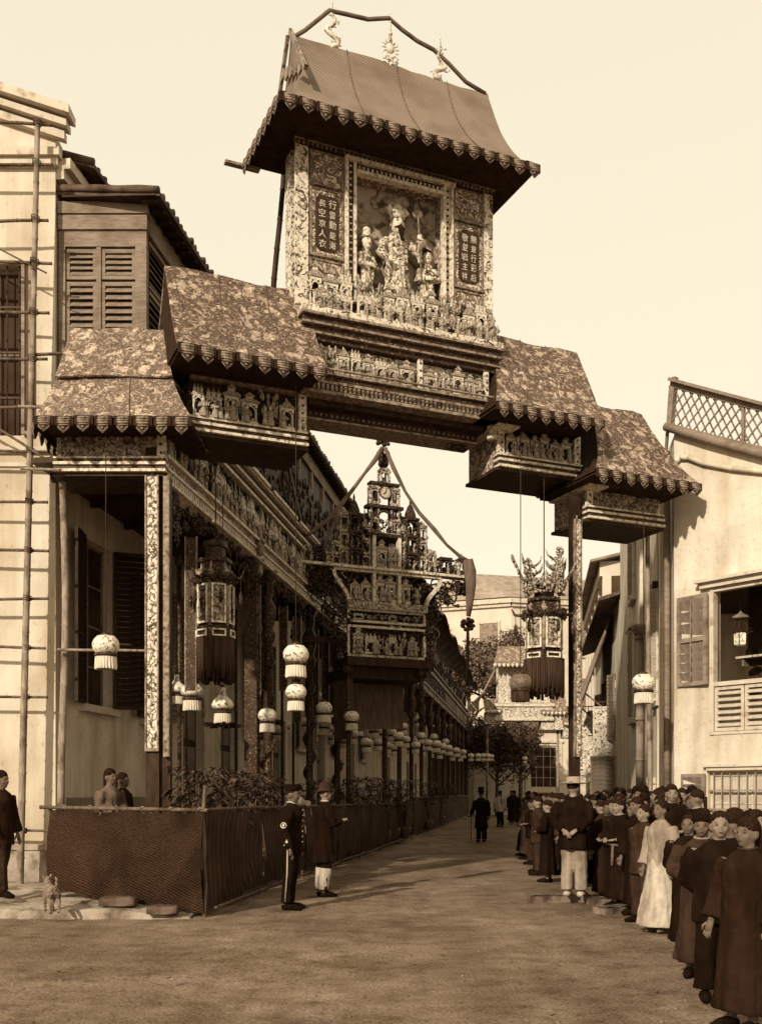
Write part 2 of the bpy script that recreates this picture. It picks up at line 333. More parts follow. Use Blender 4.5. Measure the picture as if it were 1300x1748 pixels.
def M_of(fr, root): return Matrix.Rotation(fr.rz, 4, 'Z') if root is None else Matrix.Translation(fr.o-root.location) @ Matrix.Rotation(fr.rz, 4, 'Z')
def rel(root, fr):
    """matrix from a frame's local space to the local space of an Empty"""
    return (Matrix.Translation(root.location) @ Matrix.Rotation(root.rotation_euler.z, 4, 'Z')).inverted() @ Matrix.Translation(fr.o) @ Matrix.Rotation(fr.rz, 4, 'Z')
def wall_holes(mb, x0, x1, z0, z1, y, th, holes, m=0, top=None):
    X = sorted(set([x0, x1]+[h[0] for h in holes]+[h[1] for h in holes])); Z = sorted(set([z0, z1]+[h[2] for h in holes]+[h[3] for h in holes]))
    X = [x for x in X if x0 <= x <= x1]; Z = [z for z in Z if z0 <= z <= z1]
    for i in range(len(X)-1):
        for j in range(len(Z)-1):
            cx = (X[i]+X[i+1])/2; cz = (Z[j]+Z[j+1])/2
            if any(h[0] < cx < h[1] and h[2] < cz < h[3] for h in holes): continue
            a, b, c, d = X[i], X[i+1], Z[j], Z[j+1]
            mb.add([(a,y,c),(b,y,c),(b,y,d),(a,y,d)], [(0,1,2,3)], m); mb.add([(a,y+th,c),(b,y+th,c),(b,y+th,d),(a,y+th,d)], [(3,2,1,0)], m)
    for a, b, c, d in holes:
        q = [(a,y,c),(b,y,c),(b,y,d),(a,y,d),(a,y+th,c),(b,y+th,c),(b,y+th,d),(a,y+th,d)]
        mb.add(q, [(0,4,5,1),(1,5,6,2),(2,6,7,3),(3,7,4,0)], m)
    a, b, c, d = x0, x1, z0, z1
    q = [(a,y,c),(b,y,c),(b,y,d),(a,y,d),(a,y+th,c),(b,y+th,c),(b,y+th,d),(a,y+th,d)]
    mb.add(q, [(0,1,5,4),(1,2,6,5),(2,3,7,6),(3,0,4,7)], m)
    return mb
_slat = {}
def slat_mesh(mt, th=.012, dp=.07):
    if mt.name not in _slat:
        b = MB(); b.box(-.5, .5, -dp/2, dp/2, -th/2, th/2); _slat[mt.name] = b.mesh('slat', mt)
    return _slat[mt.name]
def shutter(root, B, x0, x1, z0, z1, y, step, mt, mids=(), mullion=False, tilt=1.0, name='shutter', fw=.06, slats=True):
    """a louvred leaf: frame is the part, every slat a sub-part. B maps the wall frame to root space"""
    b = MB(B); b.box(x0, x0+fw, y-.025, y+.025, z0, z1); b.box(x1-fw, x1, y-.025, y+.025, z0, z1)
    for z in [z0]+[m-fw/2 for m in mids]+[z1-fw]: b.box(x0+fw, x1-fw, y-.022, y+.022, z, z+fw)
    if mullion: b.box((x0+x1)/2-.012, (x0+x1)/2+.012, y-.05, y-.03, z0+fw, z1-fw)
    o = b.build(name, mt, root)
    if slats:
        zs = [z0]+list(mids)+[z1]; rz = B.to_euler().z
        for a, c in zip(zs[:-1], zs[1:]):
            k = max(1, int((c-a-fw*2)/step))
            for i in range(k):
                z = a+fw+(c-a-2*fw)*(i+.5)/k
                s = obj('slat', slat_mesh(mt), o, B @ Vector(((x0+x1)/2, y, z)), sc=(x1-x0-2*fw+.01, (c-a-2*fw)/k/.07*1.12, 1)); s.rotation_mode = 'XYZ'; s.rotation_euler = (tilt+rnd.uniform(-.06,.06), 0, rz)
    return o
def window(root, B, x0, x1, z0, z1, y, nx=2, nz=3, fm=None, pm=None, fw=.05, name='window'):
    b = MB(B); fm = fm or WOODW
    b.box(x0, x0+fw, y-.03, y+.03, z0, z1); b.box(x1-fw, x1, y-.03, y+.03, z0, z1); b.box(x0+fw, x1-fw, y-.03, y+.03, z0, z0+fw); b.box(x0+fw, x1-fw, y-.03, y+.03, z1-fw, z1)
    for i in range(1, nx): x = x0+(x1-x0)*i/nx; b.box(x-.015, x+.015, y-.022, y+.022, z0+fw, z1-fw)
    for i in range(1, nz): z = z0+(z1-z0)*i/nz; b.box(x0+fw, x1-fw, y-.018, y+.018, z-.013, z+.013)
    o = b.build(name, fm, root)
    for i in range(nx):
        for j in range(nz):
            a = MB(B); a.box(x0+(x1-x0)*i/nx+.014, x0+(x1-x0)*(i+1)/nx-.014, y-.004, y+.004, z0+(z1-z0)*j/nz+.012, z0+(z1-z0)*(j+1)/nz-.012)
            a.build('pane', pm or GLASS, o)
    return o
def tile_roof(root, B, x0, x1, fn, name='roof', step=.22, nv=8, mt=None, r=.055):
    """fn(v) -> (y, z) profile from eave (0) to top (1); half-round tile rows run up the slope"""
    b = MB(B); b.sheet(lambda u, v: (x0+(x1-x0)*u, fn(v)[0], fn(v)[1]), 1, nv, -.07, nrm=(0,0,1))
    o = b.build(name, mt or TILE, root)
    t = MB(B); k = int((x1-x0)/step)
    for i in range(k+1):
        x = x0+(x1-x0)*i/k; dy = rnd.uniform(-.03, .03)
        pts = [(x, fn(j/nv)[0]+(dy if j == 0 else 0), fn(j/nv)[1]+.02+rnd.uniform(-.006, .006)) for j in range(nv+1)]
        t.tube(pts, [r*(1+.12*((j % 2))) for j in range(nv+1)], 6)
    t.build('roof_tile_rows', mt or TILE, o, kind='stuff')
    return o

# ------------------------------------------------------------------ corner house on the left
LHF = Frame(-5.01, 15.8, 1, 0); LSF = Frame(-5.01, 15.8, .1474, .9891)
lh = LHF.empty('corner_house'); tag(lh, 'tall pale plastered corner house with gable, louvred wooden verandah and bamboo scaffolding', 'house')
I4 = Matrix(); BS = rel(lh, LSF)
b = MB(); hol = [(-2.2, -.52, 7.1, 9.75)]
wall_holes(b, -8, 0, -.1, 11.55, 0, .35, hol)
b.prism([(-8, 11.55), (0, 11.55), (0, 11.75), (-8, 14.4)], 0, .35); b.build('front_wall', PLASTER, lh)
doors = [(5.7, 7.1, .1, 3.7), (8.3, 9.7, .1, 3.7), (13.2, 14.6, .1, 3.7), (19.0, 20.4, .1, 3.7), (25, 26.4, .1, 3.7)]
wins = [(.95, 2.15, 3.05, 5.8), (3.5, 4.6, 3.0, 5.6), (10.8, 12.0, 3.0, 5.6), (16.2, 17.4, 3.0, 5.6), (22, 23.2, 3.0, 5.6), (28, 29.2, 3, 5.6)]
b = MB(BS); wall_holes(b, .36, 34, -.1, 11.6, 0, .35, doors+wins); b.build('street_wall', PLASTER2, lh)
b = MB(); b.box(-8, .2, 6, 6.3, 0, 11.5); b.build('rear_wall', PLASTER, lh); b = MB(); b.box(-8.3, -8, 0, 6, 0, 11.5); b.build('side_wall', PLASTER, lh)
b = MB(BS); b.box(.4, 34, .6, .9, 0, 11.4); b.box(.4, 34, .35, .6, 5.9, 6.0); b.box(33.7, 34, .35, .6, 0, 11.4); b.build('inner_wall', DARKWOOD, lh)
# gable: raking cornice, level cornice, string courses, plinth
b = MB(); b.M = None
for k, (o1, hh, dz) in enumerate(((.34, .13, .12), (.22, .10, .0), (.12, .12, -.14))):
    b.prism([(.10+o1*.6, 11.74+dz), (.10+o1*.6, 11.74+dz+hh), (-8.2, 11.74+dz+hh+2.74), (-8.2, 11.74+dz+2.74)], -o1, .02-.004*k)
b.build('raking_cornice', TRIM, lh)
b = MB(); b.box(-8, .06, -.10, -.001, 11.22, 11.34); b.box(-8, .10, -.16, -.002, 11.34, 11.46); b.build('cornice', TRIM, lh)
b = MB(); b.box(-8, .03, -.05, -.001, 6.82, 6.92); b.box(-8, .02, -.03, -.002, 6.62, 6.68); b.build('string_course', TRIM, lh)
b = MB(); b.box(-8, .04, -.06, -.001, .1, .72); b.box(-8, .06, -.09, -.002, .72, .80); b.build('plinth', PAVE, lh)
b = MB(BS); b.box(0, 30, -.14, -.01, 11.05, 11.2); b.box(0, 30, -.24, -.012, 11.2, 11.36); b.build('cornice', TRIM, lh)
tile_roof(lh, BS, .40, 34, lambda v: (-.45+v*4.5, 11.50+v*1.45), 'roof', .24)
b = MB(BS); x = .36
for d in doors+[(34, 34, 0, 0)]: b.box(x, d[0], -.022, -.001, .1, 1.52); x = d[1]
b.build('dado', mat('dado_paint', .10, .15, 2, 6, rough=.9), lh)
for i, d in enumerate(doors):
    q = MB(BS); q.box(d[0], d[1], .16, .22, d[2]+.03, d[3]); 
    dd = q.build('door', DARKWOOD, lh); q = MB(BS)
    for a in (.12, .55):
        w_ = d[1]-d[0]
        for z0, z1 in ((.35, 1.3), (1.45, 2.6), (2.75, 3.5)): q.box(d[0]+w_*a, d[0]+w_*(a+.33), .13, .158, z0, z1)
    q.build('door_panel', WOODG, dd)
    q = MB(BS); q.box(d[0]-.14, d[0], -.04, .02, .13, d[3]+.14); q.box(d[1], d[1]+.14, -.04, .02, .13, d[3]+.14); q.box(d[0], d[1], -.04, .02, d[3], d[3]+.14); q.build('door_surround', TRIM, lh)
for i, d in enumerate(wins):
    window(lh, BS, d[0], d[1], d[2], d[3], .2, 2, 4, WOODG)
    q = MB(BS); q.box(d[0]-.12, d[1]+.12, -.12, .15, d[2]-.12, d[2]-.002); q.build('window_sill', TRIM, lh)
    if i < 4:
        Bq = BS @ Matrix.Translation((d[1], -.02, 0)) @ Matrix.Rotation(R(-62 if i == 0 else -20), 4, 'Z')
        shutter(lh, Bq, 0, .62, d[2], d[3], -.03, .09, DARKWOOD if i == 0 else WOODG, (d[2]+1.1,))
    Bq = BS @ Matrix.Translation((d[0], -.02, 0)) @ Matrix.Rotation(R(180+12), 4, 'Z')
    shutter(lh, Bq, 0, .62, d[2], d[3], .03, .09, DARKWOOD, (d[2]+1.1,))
# front window, iron bars and leaf
window(lh, I4, -2.2, -.52, 7.1, 9.75, .22, 4, 4, WOODG, GLASS, .07)
b = MB(); 
for i in range(9): b.tube([(-2.1+i*.19, .08, 7.1), (-2.1+i*.19, .08, 9.75)], .014, 5)
for z in (7.7, 8.4, 9.1): b.box(-2.2, -.52, .07, .09, z, z+.03)
b.build('window_bars', IRON, lh)
shutter(lh, Matrix.Translation((-.5, -.02, 0)), 0, .16, 7.1, 9.75, -.04, .5, WOODP, (), slats=False, fw=.05)
# verandah: louvred wooden bay over the walk
vb = [(.52, 26)]
bf = Frame(-5.0, 15.86, 1, 0); BB = rel(lh, bf); X1 = bf.pix(250, 400)[0]; Z0, Z1 = 7.75, 10.72
b = MB(BB)
b.box(.02, X1, 0, .12, Z0-.3, Z0); b.box(.02, X1+.015, -.035, .12, 10.30, 10.52); b.box(.02, X1, 0, .1, 10.05, 10.30); b.box(.02, X1+.03, -.05, .14, Z1-.18, Z1)
b.box(X1-.17, X1, 0, .17, Z0, 10.05); b.box(.02, .12, 0, .1, Z0, 10.05); b.box(.60, .67, .01, .1, Z0, 10.05)
b.build('verandah_frame', WOODG, lh)
for a, c in ((.12, .60), (.67, X1-.17)):
    shutter(lh, BB, a, c, 9.56, 10.03, .06, .075, WOODG); shutter(lh, BB, a, c, Z0+.02, 9.52, .06, .105, WOODG)
VS = Frame(*(bf.w(X1-.02, .0, 0).xy), .1474, .9891); BV = rel(lh, VS)
b = MB(BV); b.box(0.15, 27, -.02, .12, 10.30, 10.70); b.box(.15, 27, -.02, .12, Z0-.3, Z0)
for i in range(19): x = .02+i*1.5; b.box(max(.16, x), x+.14, -.01, .1, Z0, 10.3)
b.build('verandah_frame', WOODG, lh)
for i in range(7):
    x = .02+i*1.5+.14; shutter(lh, BV, x+.01, x+1.35, Z0+.02, 9.5, .05, .11, WOODG); shutter(lh, BV, x+.01, x+1.35, 9.54, 10.28, .05, .10, WOODG)
b = MB(BV); b.box(10.7, 27, .06, .1, Z0, 10.3); b.box(.15, 27, .12, 1.3, Z0-.28, Z0-.1); b.build('verandah_floor', DARKWOOD, lh)
tile_roof(lh, BV, -.22, 27, lambda v: (-.32+v*1.65, Z1+.03+v*.16), 'verandah_roof', .21, 5)
b = MB(BV); b.sheet(lambda u, v: (-.3+27.2*u, -.28+v*1.5, Z1-.05+v*.10), 1, 1, -.02, nrm=(0,0,1)); b.build('soffit', DARKWOOD, lh)
b = MB(BV)
for i in range(90): x = -.2+i*.3; b.box(x, x+.07, -.26, -.021, Z1-.10, Z1-.06)
b.build('rafters', DARKWOOD, lh, kind='stuff')

# ------------------------------------------------------------------ bamboo scaffolding in front of the corner house
def bamboo(mb, p, q, r0, r1=None, n=8, node=.42, rr=None):
    p = Vector(p); q = Vector(q); L = (q-p).length; k = max(2, int(L/node)); r1 = r1 or r0; pts = []; rs = []
    wob = Vector((rnd.uniform(-1,1), rnd.uniform(-1,1), 0))*.01*min(L, 3)
    for i in range(k+1):
        t = i/k; c = p.lerp(q, t)+wob*sin(t*pi*2.2); r = r0+(r1-r0)*t
        d = (q-p).normalized()*.022
        for e, sc in ((-1, 1), (0, 1.16), (1, 1)):
            if (i == 0 and e < 0) or (i == k and e > 0): continue
            pts.append(c+d*e); rs.append(r*sc)
    return mb.tube(pts, rs, n)
sc = empty('bamboo_scaffold', (-5.35, 15.35, .2)); tag(sc, 'bamboo scaffold pole with lashed rungs against the pale corner house', 'scaffold')
L0 = sc.location
b = MB(); bamboo(b, Vector((-5.40, 15.35, .2))-L0, Vector((-5.16, 15.42, 11.62))-L0, .058, .042); b.build('pole', BAMBOO, sc)
for i, y in enumerate((212, 281, 376, 449, 534, 613, 694, 771, 857, 940, 1022, 1106, 1190, 1418)):
    b = MB(); x1 = -5.02+rnd.uniform(-.05, .05)+(.06 if i < 4 else 0); z = CAMH+(HY-y)*15.42/FPX; dz = rnd.uniform(-.05, .03)
    bamboo(b, Vector((-6.9, 15.44, z-dz*2))-L0, Vector((x1, 15.42, z+dz*.2))-L0, rnd.uniform(.022, .03), .022, 6); b.build('rung', OLDBAM, sc)
    b = MB(); cx = -5.39+.24*(z-.2)/11.4
    for q in range(3): b.tube([(cx+.06*cos(a)-L0.x, 15.385+.075*sin(a)-L0.y, z-L0.z-.03+.03*q+.01*sin(a*2)) for a in [k*pi/4 for k in range(9)]], .008, 4)
    b.build('lashing', OLDBAM, sc)
b = MB(); bamboo(b, Vector((-6.6, 15.33, 7.6))-L0, Vector((-4.95, 15.30, 6.55))-L0, .025, .02, 6); b.build('brace', OLDBAM, sc)
b = MB(); bamboo(b, Vector((-6.2, 15.30, 9.98))-L0, Vector((-4.98, 15.3, 9.35))-L0, .014, .012, 6); b.build('brace', OLDBAM, sc)
b = MB(); bamboo(b, Vector((-5.2, 15.45, 8.2))-L0, Vector((-3.9, 15.45, 8.27))-L0, .025, .02, 6); b.build('brace', OLDBAM, sc)

# ------------------------------------------------------------------ near house on the right
rh = RN.empty('plastered_house'); tag(rh, 'pale weathered house with open shuttered window, barred lower window and roof lattice', 'house')
W0 = RN.pix(1212, 1080)[0]; W1x = 3.0
zt = RN.pix(1250, 1000)[1]; zb = RN.pix(1250, 1163)[1]; lb = RN.pix(1250, 1253)[1]; l2t = RN.pix(1250, 1318)[1]
x2 = RN.pix(1207, 1350)[0]
b = MB(); wall_holes(b, 0, 6, -.1, 6.9, 0, .3, [(W0, W1x, lb, zt), (x2, W1x, .9, l2t)])
b.add([(0,0,6.9),(6,0,6.9),(6,0,7.0),(2.0,0,7.05),(0,0,8.0),(0,.3,6.9),(6,.3,6.9),(6,.3,7.0),(2.0,.3,7.05),(0,.3,8.0)],
      [(0,1,2,3,4),(9,8,7,6,5),(4,3,8,9),(3,2,7,8)])
b.build('front_wall', PLASTER2, rh)
BR = rel(rh, RS); b = MB(BR)
wall_holes(b, 0, 5, -.1, 7.9, -.30, .30, [(2.0, 2.9, 3.4, 5.6)]); wall_holes(b, 5.002, 11.5, -.1, 9.0, -.305, .30, [(7, 7.9, 3.4, 5.6), (7, 7.9, 6.4, 8.0)]); b.build('street_wall', PLASTER2, rh)
b = MB(BR); b.box(11.2, 11.5, -6, -.31, 0, 8.9); b.build('rear_wall', PLASTER, rh); b = MB(BR); b.box(5.003, 5.2, -6, -.31, 6.8, 8.9); b.build('parapet_wall', PLASTER, rh)
b = MB(BR); b.box(.1, 11.4, -7, -.28, 6.6, 6.75); b.box(.4, 4.99, -7, -.31, 7.5, 7.62); b.box(5.21, 11.19, -6, -.31, 8.7, 8.85); b.build('floor_slab', DARKWOOD, rh)
b = MB(); b.box(.3, 5.9, 1.9, 2.0, .1, 6.6); b.box(.25, 5.9, .3, 1.9, 5.5, 5.6); b.box(.25, 5.9, .3, 1.9, 2.25, 2.35); b.box(5.8, 5.9, .3, 1.9, .1, 6.6); b.build('room_wall', mat('room_wall', .02, .035, 3, 3), rh)  # near-black walls: the gloom of the room is put into their colour
# window dressings
b = MB(); b.box(W0-.16, W1x, -.10, -.001, zt+.02, zt+.11); b.box(W0-.22, W1x, -.18, -.002, zt+.11, zt+.16); b.build('window_hood', TRIM, rh)
b = MB(); b.box(W0-.002, W0+.07, -.03, .1, lb, zt); b.box(W0+.07, W1x, -.03, .1, zb-.06, zb+.01); b.box(W0+.07, W1x, -.02, .1, zt-.05, zt); b.box(W0+.07, W1x, -.02, .1, lb, lb+.05); b.build('window_frame', WOODW, rh)
xa = W0+.08
for k in range(4): shutter(rh, I4, xa+k*.56, xa+k*.56+.54, lb+.06, zb-.07, .03, .105, WOODW, fw=.055, tilt=.6)
Bq = Matrix.Translation((W0-.01, -.05, 0)) @ Matrix.Rotation(R(180-6), 4, 'Z')
o = shutter(rh, Bq, 0, .64, zb-.02, zt-.06, .03, .155, WOODP, ((zt+zb)/2-.02,), False, tilt=1.05, fw=.075)
b = MB(Bq); b.box(.31, .325, .065, .085, zb+.05, zt-.12); b.build('shutter_rod', WOODP, rh)
b = MB(); b.box(W0-.05, W1x, -.06, -.001, l2t+.03, l2t+.09); b.box(W0-.10, W1x, -.10, -.002, l2t+.09, l2t+.13)
b.build('window_hood', TRIM, rh)
window(rh, I4, x2, W1x, .9, l2t, .12, 6, 2, WOODW, CURTAIN, .06)
b = MB()
for i in range(13): x = x2+.10+i*.155; b.tube([(x, .02, .92), (x, .02, l2t-.01)], .011, 6)
for z in (1.3, 1.62): b.box(x2+.02, W1x, .005, .035, z, z+.03)
b.build('window_bars', WOODP, rh)
Bq = Matrix.Translation((x2-.01, -.04, 0)) @ Matrix.Rotation(R(180-10), 4, 'Z')
shutter(rh, Bq, 0, .52, .95, l2t-.02, .03, .11, WOODP, (), True, fw=.05)
# raking gutter, weather mould and roof lattice
def rline(px, py, t=0): x, z = RN.pix(px, py, t); return (x, t, z)
b = MB(); b.tube([rline(1135, 728, -.12), rline(1215, 752, -.12), rline(1310, 777, -.12)], .075, 8); b.build('gutter', WOODG, rh)
b = MB(); pts = [rline(1152, 790, -.05), rline(1160, 781, -.05), rline(1174, 781, -.05), rline(1200, 791, -.05), rline(1250, 800, -.05), rline(1320, 807, -.05)]
for a, c in zip(pts[:-1], pts[1:]): b.tube([a, c], .045, 7)
b.build('weather_mould', PLASTER2, rh)
tl, tr, bl_, br = rline(1148, 657, .0), rline(1330, 706, .0), rline(1140, 728, .0), rline(1330, 775, .0)
b = MB(); b.bar(tl, tr, .09, .10); b.bar((tl[0], -.06, tl[2]+.07), (tr[0], -.06, tr[2]+.07), .05, .2); b.bar(bl_, br, .09, .10)
b.bar((bl_[0]+.03, 0, bl_[2]-.1), (tl[0]+.03, 0, tl[2]+.12), .09, .11); xm, zm = rline(1268, 700)[0], 0
b.bar(rline(1268, 765), rline(1268, 690), .05, .05); b.bar((bl_[0]-.06, .0, bl_[2]-.55), (tl[0]-.05, .0, tl[2]), .04, .05)
la = b.build('roof_lattice', WOODG, rh)
def lat(u, v): return Vector(tl).lerp(Vector(tr), u).lerp(Vector(bl_).lerp(Vector(br), u), v)
N = 13
for i in range(-3, N+1):
    for sgn in (1, -1):
        u0, u1 = i/N, (i+2.9)/N
        v0, v1 = (0, 1) if sgn > 0 else (1, 0)
        a0, a1 = max(0, u0), min(1, u1)
        if a1 <= a0+.02: continue
        f = lambda u: v0+(v1-v0)*(u-u0)/(u1-u0)
        p, q = lat(a0, f(a0)), lat(a1, f(a1)); q_ = MB(); off = Vector((0, .012*sgn, 0))
        q_.bar(p+off, q+off, .024, .018); q_.build('lattice_slat', WOODG, la)
# pipes, brackets and the half-open shutters along the street side
b = MB(BR); xp = RS.pix(1091, 1200, .12)[0]; z1 = RS.pix(1091, 1085, .12)[1]
b.tube([(xp, .12, .1), (xp, .12, z1)], .085, 10)
for i in range(6): z = .5+i*.9; b.tube([(xp, .12, z), (xp, .12, z+.06)], .10, 10)
b.lathe([(.09, 0), (.13, .05), (.2, .16), (.21, .22), (.17, .24)], 10, (xp, .12, z1)); b.build('drain_pipe', WOODP, rh)
b = MB(BR); b.tube([(.28, .09, .1), (.28, .09, 7.7)], .06, 8); b.build('drain_pipe', WOODG, rh)
b = MB(BR)
for k, (w_, h_) in enumerate(((.10, 7.6), (.06, 7.7))): b.box(1.2+k*.8, 1.2+k*.8+.22, 0.001, w_, .1, h_)
b.box(5.2, 5.5, .001, .07, .1, 8.6); b.build('pilaster', PLASTER2, rh)
for x, z0, z1_ in ((2.0, 3.4, 5.6), (7, 3.4, 5.6), (7, 6.4, 8.0)):
    window(rh, BR, x, x+.9, z0, z1_, -.15, 2, 3, WOODG)
    Bq = BR @ Matrix.Translation((x, .02, 0)) @ Matrix.Rotation(R(60 if x < 3 else 12), 4, 'Z'); shutter(rh, Bq, 0, .26 if x < 3 else .45, z0, z1_, .02, .09, WOODW, (), fw=.05)
    q = MB(BR); q.box(x-.12, x+1.02, .001, .16, z1_+.02, z1_+.12); q.build('window_hood', DARKWOOD if x < 3 else TRIM, rh); q = MB(BR); q.box(x-.1, x+1.0, .002, .1, z0-.1, z0); q.build('window_sill', TRIM, rh)
b = MB(BR); b.box(2.3, 2.5, .001, .22, 1.78, 1.9); b.box(2.34, 2.46, .001, .14, 1.5, 1.78); b.lathe([(.02, 0), (.08, .05), (.05, .12), (.1, .18), (.02, .26)], 8, (2.4, .2, 1.5)); b.build('bracket', TRIM, rh)
# lamp hanging inside the open window, and a shelf behind it
lx, lz = RN.pix(1263, 1093, .45); d = empty('hanging_lamp', RN.w(lx, .45, lz)); tag(d, 'small glass and wire pendant lamp hanging inside the open window', 'lamp')
b = MB(); b.lathe([(.08, -.10), (.11, -.08), (.115, .10), (.095, .12)], 6, smooth=False); b.build('lamp_glass', GLOBE, d)
b = MB()
for i in range(6):
    a = pi/3*i; b.tube([(.117*cos(a), .117*sin(a), -.10), (.122*cos(a), .122*sin(a), .13)], .007, 5)
    b.tube([(.12*cos(a), .12*sin(a), .12), (.13*cos(a), .13*sin(a), .22), (.07*cos(a), .07*sin(a), .34), (.02*cos(a), .02*sin(a), .40)], .005, 4)
    b.tube([(.12*cos(a), .12*sin(a), .13), (.2*cos(a), .2*sin(a), .15), (.22*cos(a), .22*sin(a), .18)], .005, 4)
b.build('lamp_frame', IRON, d)
b = MB(); b.lathe([(.15, .38), (.13, .41), (.03, .47), (.015, .5)], 12); b.build('lamp_cap', WOODP, d)
b = MB(); b.tube([(0, 0, .5), (0, 0, 5.5-lz)], .008, 5); b.build('cord', IRON, d)
sx, sz = RN.pix(1258, 1112, .9); o = empty('wall_shelf', RN.w(sx, 1.9, sz), RN.rz); tag(o, 'narrow white wall shelf with small jars behind the hanging lamp', 'shelf')
b = MB(); b.box(-.5, .6, -.25, -.001, -.02, .02); b.build('board', WOODW, o)
b = MB(); b.box(-.4, -.36, -.2, -.001, -.16, -.02); b.box(.45, .49, -.2, -.001, -.16, -.02); b.build('support', WOODG, o)
for k, x in enumerate((-.3, -.05, .3)):
    b = MB(); b.lathe([(.05, 0), (.07, .05), (.06, .12), (.03, .15), (.035, .17)], 10); j = b.build('jar', POT, None, loc=RN.w(sx+x, 1.78, sz+.02)); tag(j, 'small dark jar on the white shelf inside the open window', 'jar', 'jars on the shelf behind the window')
# ================================================================== up the street
def flat_house(name, label, o, rz, w, dp, h, roof, wm=None, wins=(), eave=.5):
    """a far house: walls, pitched roof, louvred windows; x along its front"""
    e = empty(name, o, rz); tag(e, label, 'house'); wm = wm or STUCCO_FAR
    b = MB(); b.box(0, w, 0, dp, -.2, h); b.build('wall', wm, e)
    b = MB(); b.box(-.12, w+.12, -.14, dp+.1, h-.35, h-.15); b.box(-.2, w+.2, -.24, dp+.2, h-.15, h+.001); b.build('cornice', TRIM, e)
    b = MB(); ry = dp/2
    P = [(-eave, -eave, h), (w+eave, -eave, h), (w+eave, dp+eave, h), (-eave, dp+eave, h), (dp*.45, ry, h+roof), (w-dp*.45, ry, h+roof)]
    b.add(P, [(0,1,5,4), (1,2,5), (2,3,4,5), (3,0,4), (3,2,1,0)]); r = b.build('roof', mat('roof_far', .10, .17, 1.5, 5), e)
    for (x, z, ww, hh, side) in wins:
        q = MB() if not side else MB(Matrix.Rotation(R(-90), 4, 'Z') @ Matrix.Translation((-dp, 0, 0)))
        q.box(x-.1, x+ww+.1, -.06, -.001, z-.14, z); q.box(x-.1, x, -.05, -.001, z, z+hh); q.box(x+ww, x+ww+.1, -.05, -.001, z, z+hh); q.box(x-.12, x+ww+.12, -.08, -.001, z+hh, z+hh+.14)
        f = q.build('window', TRIM, e)
        for k in (0, 1):
            q2 = MB(q.M); a = x+k*ww/2; q2.box(a+.02, a+ww/2-.02, -.04, -.002, z, z+hh)
            for s_ in range(int(hh/.16)): q2.box(a+.08, a+ww/2-.08, -.055, -.041, z+.06+s_*.16, z+.15+s_*.16)
            q2.build('shutter', WOODP, f)
    return e
# pale house closing the street: corner towards us
c = at(872, 1353, 92); 
fh = empty('far_house', (c.x, c.y, 0)); tag(fh, 'large sunlit pale house with hipped roof closing the end of the street', 'house')
hF = CAMH+(1353-1020)/FPX*92
F1 = Matrix.Rotation(R(180-22), 4, 'Z'); F2 = Matrix.Rotation(R(14), 4, 'Z')
a = F1 @ Vector((16, 0, 0)); d = F2 @ Vector((22, 0, 0)); 
b = MB(); poly = [(0, 0), (d.x, d.y), (d.x+a.x, d.y+a.y), (a.x, a.y)]
b.add([(x, y, -.2) for x, y in poly]+[(x, y, hF) for x, y in poly], [(0,1,5,4),(1,2,6,5),(2,3,7,6),(3,0,4,7),(4,5,6,7)]); b.build('wall', STUCCO_FAR, fh)
cx, cy = (d.x+a.x)/2, (d.y+a.y)/2
b = MB(); ex = [(p[0]+(p[0]-cx)*.06, p[1]+(p[1]-cy)*.06) for p in poly]
m1 = Vector(((ex[0][0]+ex[1][0]+ex[2][0]+ex[3][0])/4, (ex[0][1]+ex[1][1]+ex[2][1]+ex[3][1])/4, hF+3.0)); rd = d*.3
b.add([(x, y, hF+.02) for x, y in ex]+[tuple(m1-rd), tuple(m1+rd)], [(0,1,5,4),(1,2,5),(2,3,4,5),(3,0,4),(3,2,1,0)]); b.build('roof', mat('roof_far2', .13, .20, 1.5, 5), fh)
b = MB(F1); b.box(0, 16, -.01, .25, hF-.8, hF-.5); b.box(-.2, 16, .0, .45, hF-.5, hF-.1); b.M = F2; b.box(0, 22, -.25, .01, hF-.8, hF-.5); b.box(-.2, 22, -.45, 0, hF-.5, hF-.1); b.build('cornice', TRIM, fh)
def farwin(M, sgn, x, z, w_, h_, mt=WOODP, pan=True):
    b = MB(M); y0, y1 = (-.12, -.001) if sgn < 0 else (.001, .12)
    b.box(x-.18, x, y0, y1, z-.15, z+h_+.2); b.box(x+w_, x+w_+.18, y0, y1, z-.15, z+h_+.2); b.box(x, x+w_, y0, y1, z+h_, z+h_+.2); b.box(x, x+w_, y0*1.5, y1*1.5, z-.2, z)
    f = b.build('window', TRIM, fh)
    for k in (0, 1):
        q = MB(M); u = x+k*w_/2; q.box(u+.02, u+w_/2-.02, y0*.6, y1*.6, z, z+h_)
        for s_ in range(int(h_/.28)): q.box(u+.12, u+w_/2-.12, *( (y0*.8, y0*.6) if sgn < 0 else (y1*.6, y1*.8)), z+.08+s_*.28, z+.24+s_*.28)
        q.build('shutter', mt, f)
for x in (1.2, 6.0, 10.8):
    farwin(F1, 1, x, hF-5.2, 1.7, 3.0); farwin(F1, 1, x, 5.0, 1.7, 3.2)
for x in (5.8, 9.4, 13): farwin(F2, -1, x, hF-5.0, 1.8, 3.4, WOODG); farwin(F2, -1, x, hF-10.5, 1.8, 3.4, WOODG)
for k in range(26):
    z = .6+k*.62
    if z > hF-1: break
    b = MB(F1); b.box(-.06, .55+.3*(k % 2), .001, .10, z, z+.55); b.M = F2; b.box(.001, .55+.3*((k+1) % 2), -.10, -.001, z, z+.55); b.build('quoin', TRIM, fh)
